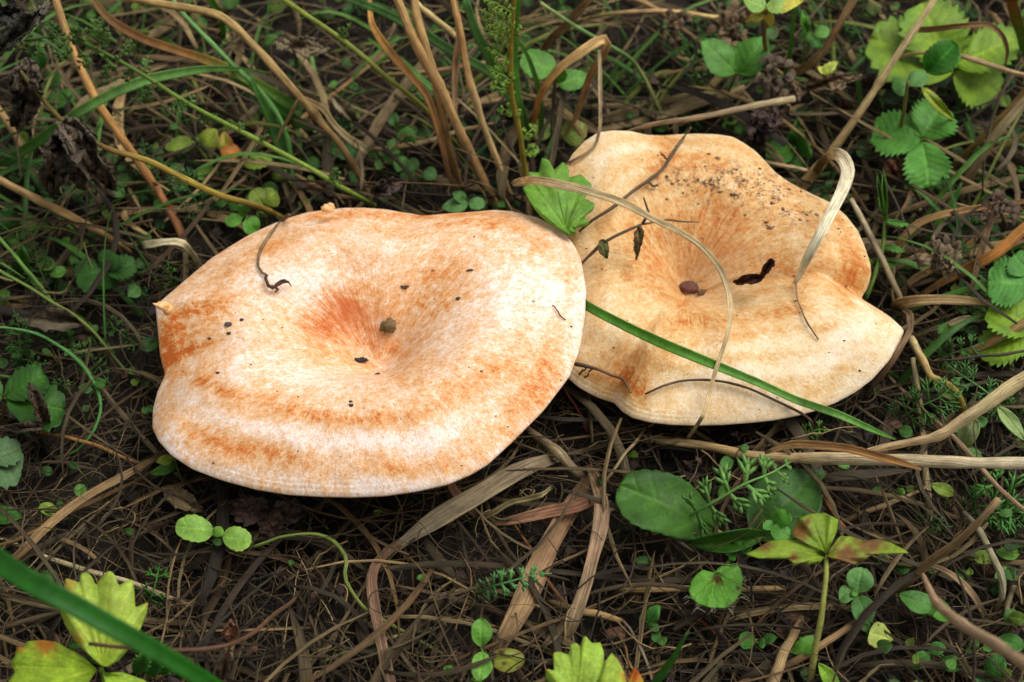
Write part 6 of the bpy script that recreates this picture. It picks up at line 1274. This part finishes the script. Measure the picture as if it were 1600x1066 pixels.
# -- dim small leaves deep in the tangle
GC = [(70, 112, 52), (60, 98, 46), (82, 126, 62), (54, 88, 44), (96, 122, 54), (76, 120, 70)]
pool = Pool()
made = 0
def density(px, py):
    if py < 330: return 1.0
    if px < 240: return 0.9 if py < 640 else 0.25
    if px > 1360: return 0.7
    return 0.10 if (py > 700 and px > 900) else 0.03
while made < 1150:
    px, py = spot()
    if RNG.random() > density(px, py): continue
    z = RNG.uniform(0.002, 0.013)
    r_ = RNG.uniform(12, 32)
    an = RNG.uniform(0, 2 * math.pi)
    b = (px, py, z * 1000); t_ = (px + r_ * math.cos(an), py + r_ * math.sin(an) * 0.75, z * 1000 + RNG.normal(0.5, 1.5))
    t_ = (t_[0], t_[1], max(t_[2], 1.0))
    g = g_leaf(b, t_, r_ * RNG.uniform(0.55, 0.95), RNG.choice(['ovate', 'round', 'ellip', 'obovate']), col=GC[RNG.integers(len(GC))], veins=3, small=True, th=0.00015, fold=RNG.uniform(0, .3), curl=RNG.uniform(0, .2))
    if not clear_of_caps(g[0]): continue
    g[2]['Col'] = g[2]['Col'] * RNG.uniform(0.6, 1.1)
    pool.add(g)
    b_ = W(b)
    st = tube_w(np.array([[b_[0], b_[1] + 0.002, 0.0], (b_ + [b_[0], b_[1] + 0.002, 0]) / 2 + [0.0006, 0, 0.0005], b_]), np.full(3, 0.0002), lin((90, 104, 56)), 4)
    pool.add(st)
    made += 1
pool.emit('ground_cover_leaves', M['leaf'], 'dim mass of tiny green leaves low between the dead stems', 'ground cover')
# -- thin green grass deep in the tangle
pool = Pool()
made = 0
while made < 420:
    px, py = spot()
    if py > 640 or RNG.random() > density(px, py): continue
    p = P(px, py, 0.0005)
    an = math.radians(RNG.choice([60, 90, 120, 20, 160]) + RNG.normal(0, 22)); L_ = RNG.uniform(0.02, 0.065)
    h = L_ * RNG.uniform(0.15, 0.5)
    d = np.array([math.cos(an), math.sin(an), 0])
    t = np.linspace(0, 1, 9)[:, None]
    C = p + d * L_ * t + np.array([0, 0, 1]) * h * np.sin(t * 2.2) 
    if not clear_of_caps(C): continue
    c = lin([(70, 116, 50), (84, 130, 60), (96, 136, 72), (120, 130, 66), (60, 100, 46)][RNG.integers(5)]) * RNG.uniform(0.7, 1.05)
    pool.add(strip(C, np.array([.7, .9, 1, 1, .95, .85, .65, .4, .05]) * RNG.uniform(0.0004, 0.0011), c, 0.4))
    made += 1
pool.emit('grass_tufts', M['leaf'], 'thin short green grass growing low through the litter', 'grass')

# -- feathery leaves low in the tangle
pool = Pool()
made = 0
while made < 110:
    px, py = spot()
    if not (py < 330 or (px < 230 and py < 700) or (px > 1400 and py < 860)) or RNG.random() > (0.45 if 300 < px < 1400 else 1.0): continue
    an = RNG.uniform(0, 2 * math.pi); r_ = RNG.uniform(28, 60)
    z0 = RNG.uniform(2, 5)
    pts = [(px, py, z0), (px + r_ * .5 * math.cos(an), py + r_ * .4 * math.sin(an), z0 + RNG.uniform(4, 8)), (px + r_ * math.cos(an), py + r_ * .8 * math.sin(an), z0 + RNG.uniform(3, 9))]
    g = feather(None, None, None, pts, 6, RNG.uniform(12, 20), [(70, 112, 62), (60, 100, 56), (84, 126, 70)][RNG.integers(3)], w=2.6, lobes=2, stem_w=2.5, parent=1, one=True)
    if not clear_of_caps(g[0]): continue
    pool.add(g)
    made += 1
pool.emit('feathery_ground_leaves', M['leaf'], 'dim feathery green leaves low among the dead stems', 'ground cover')
for o in bpy.data.objects:
    if '_o' in o: del o['_o']
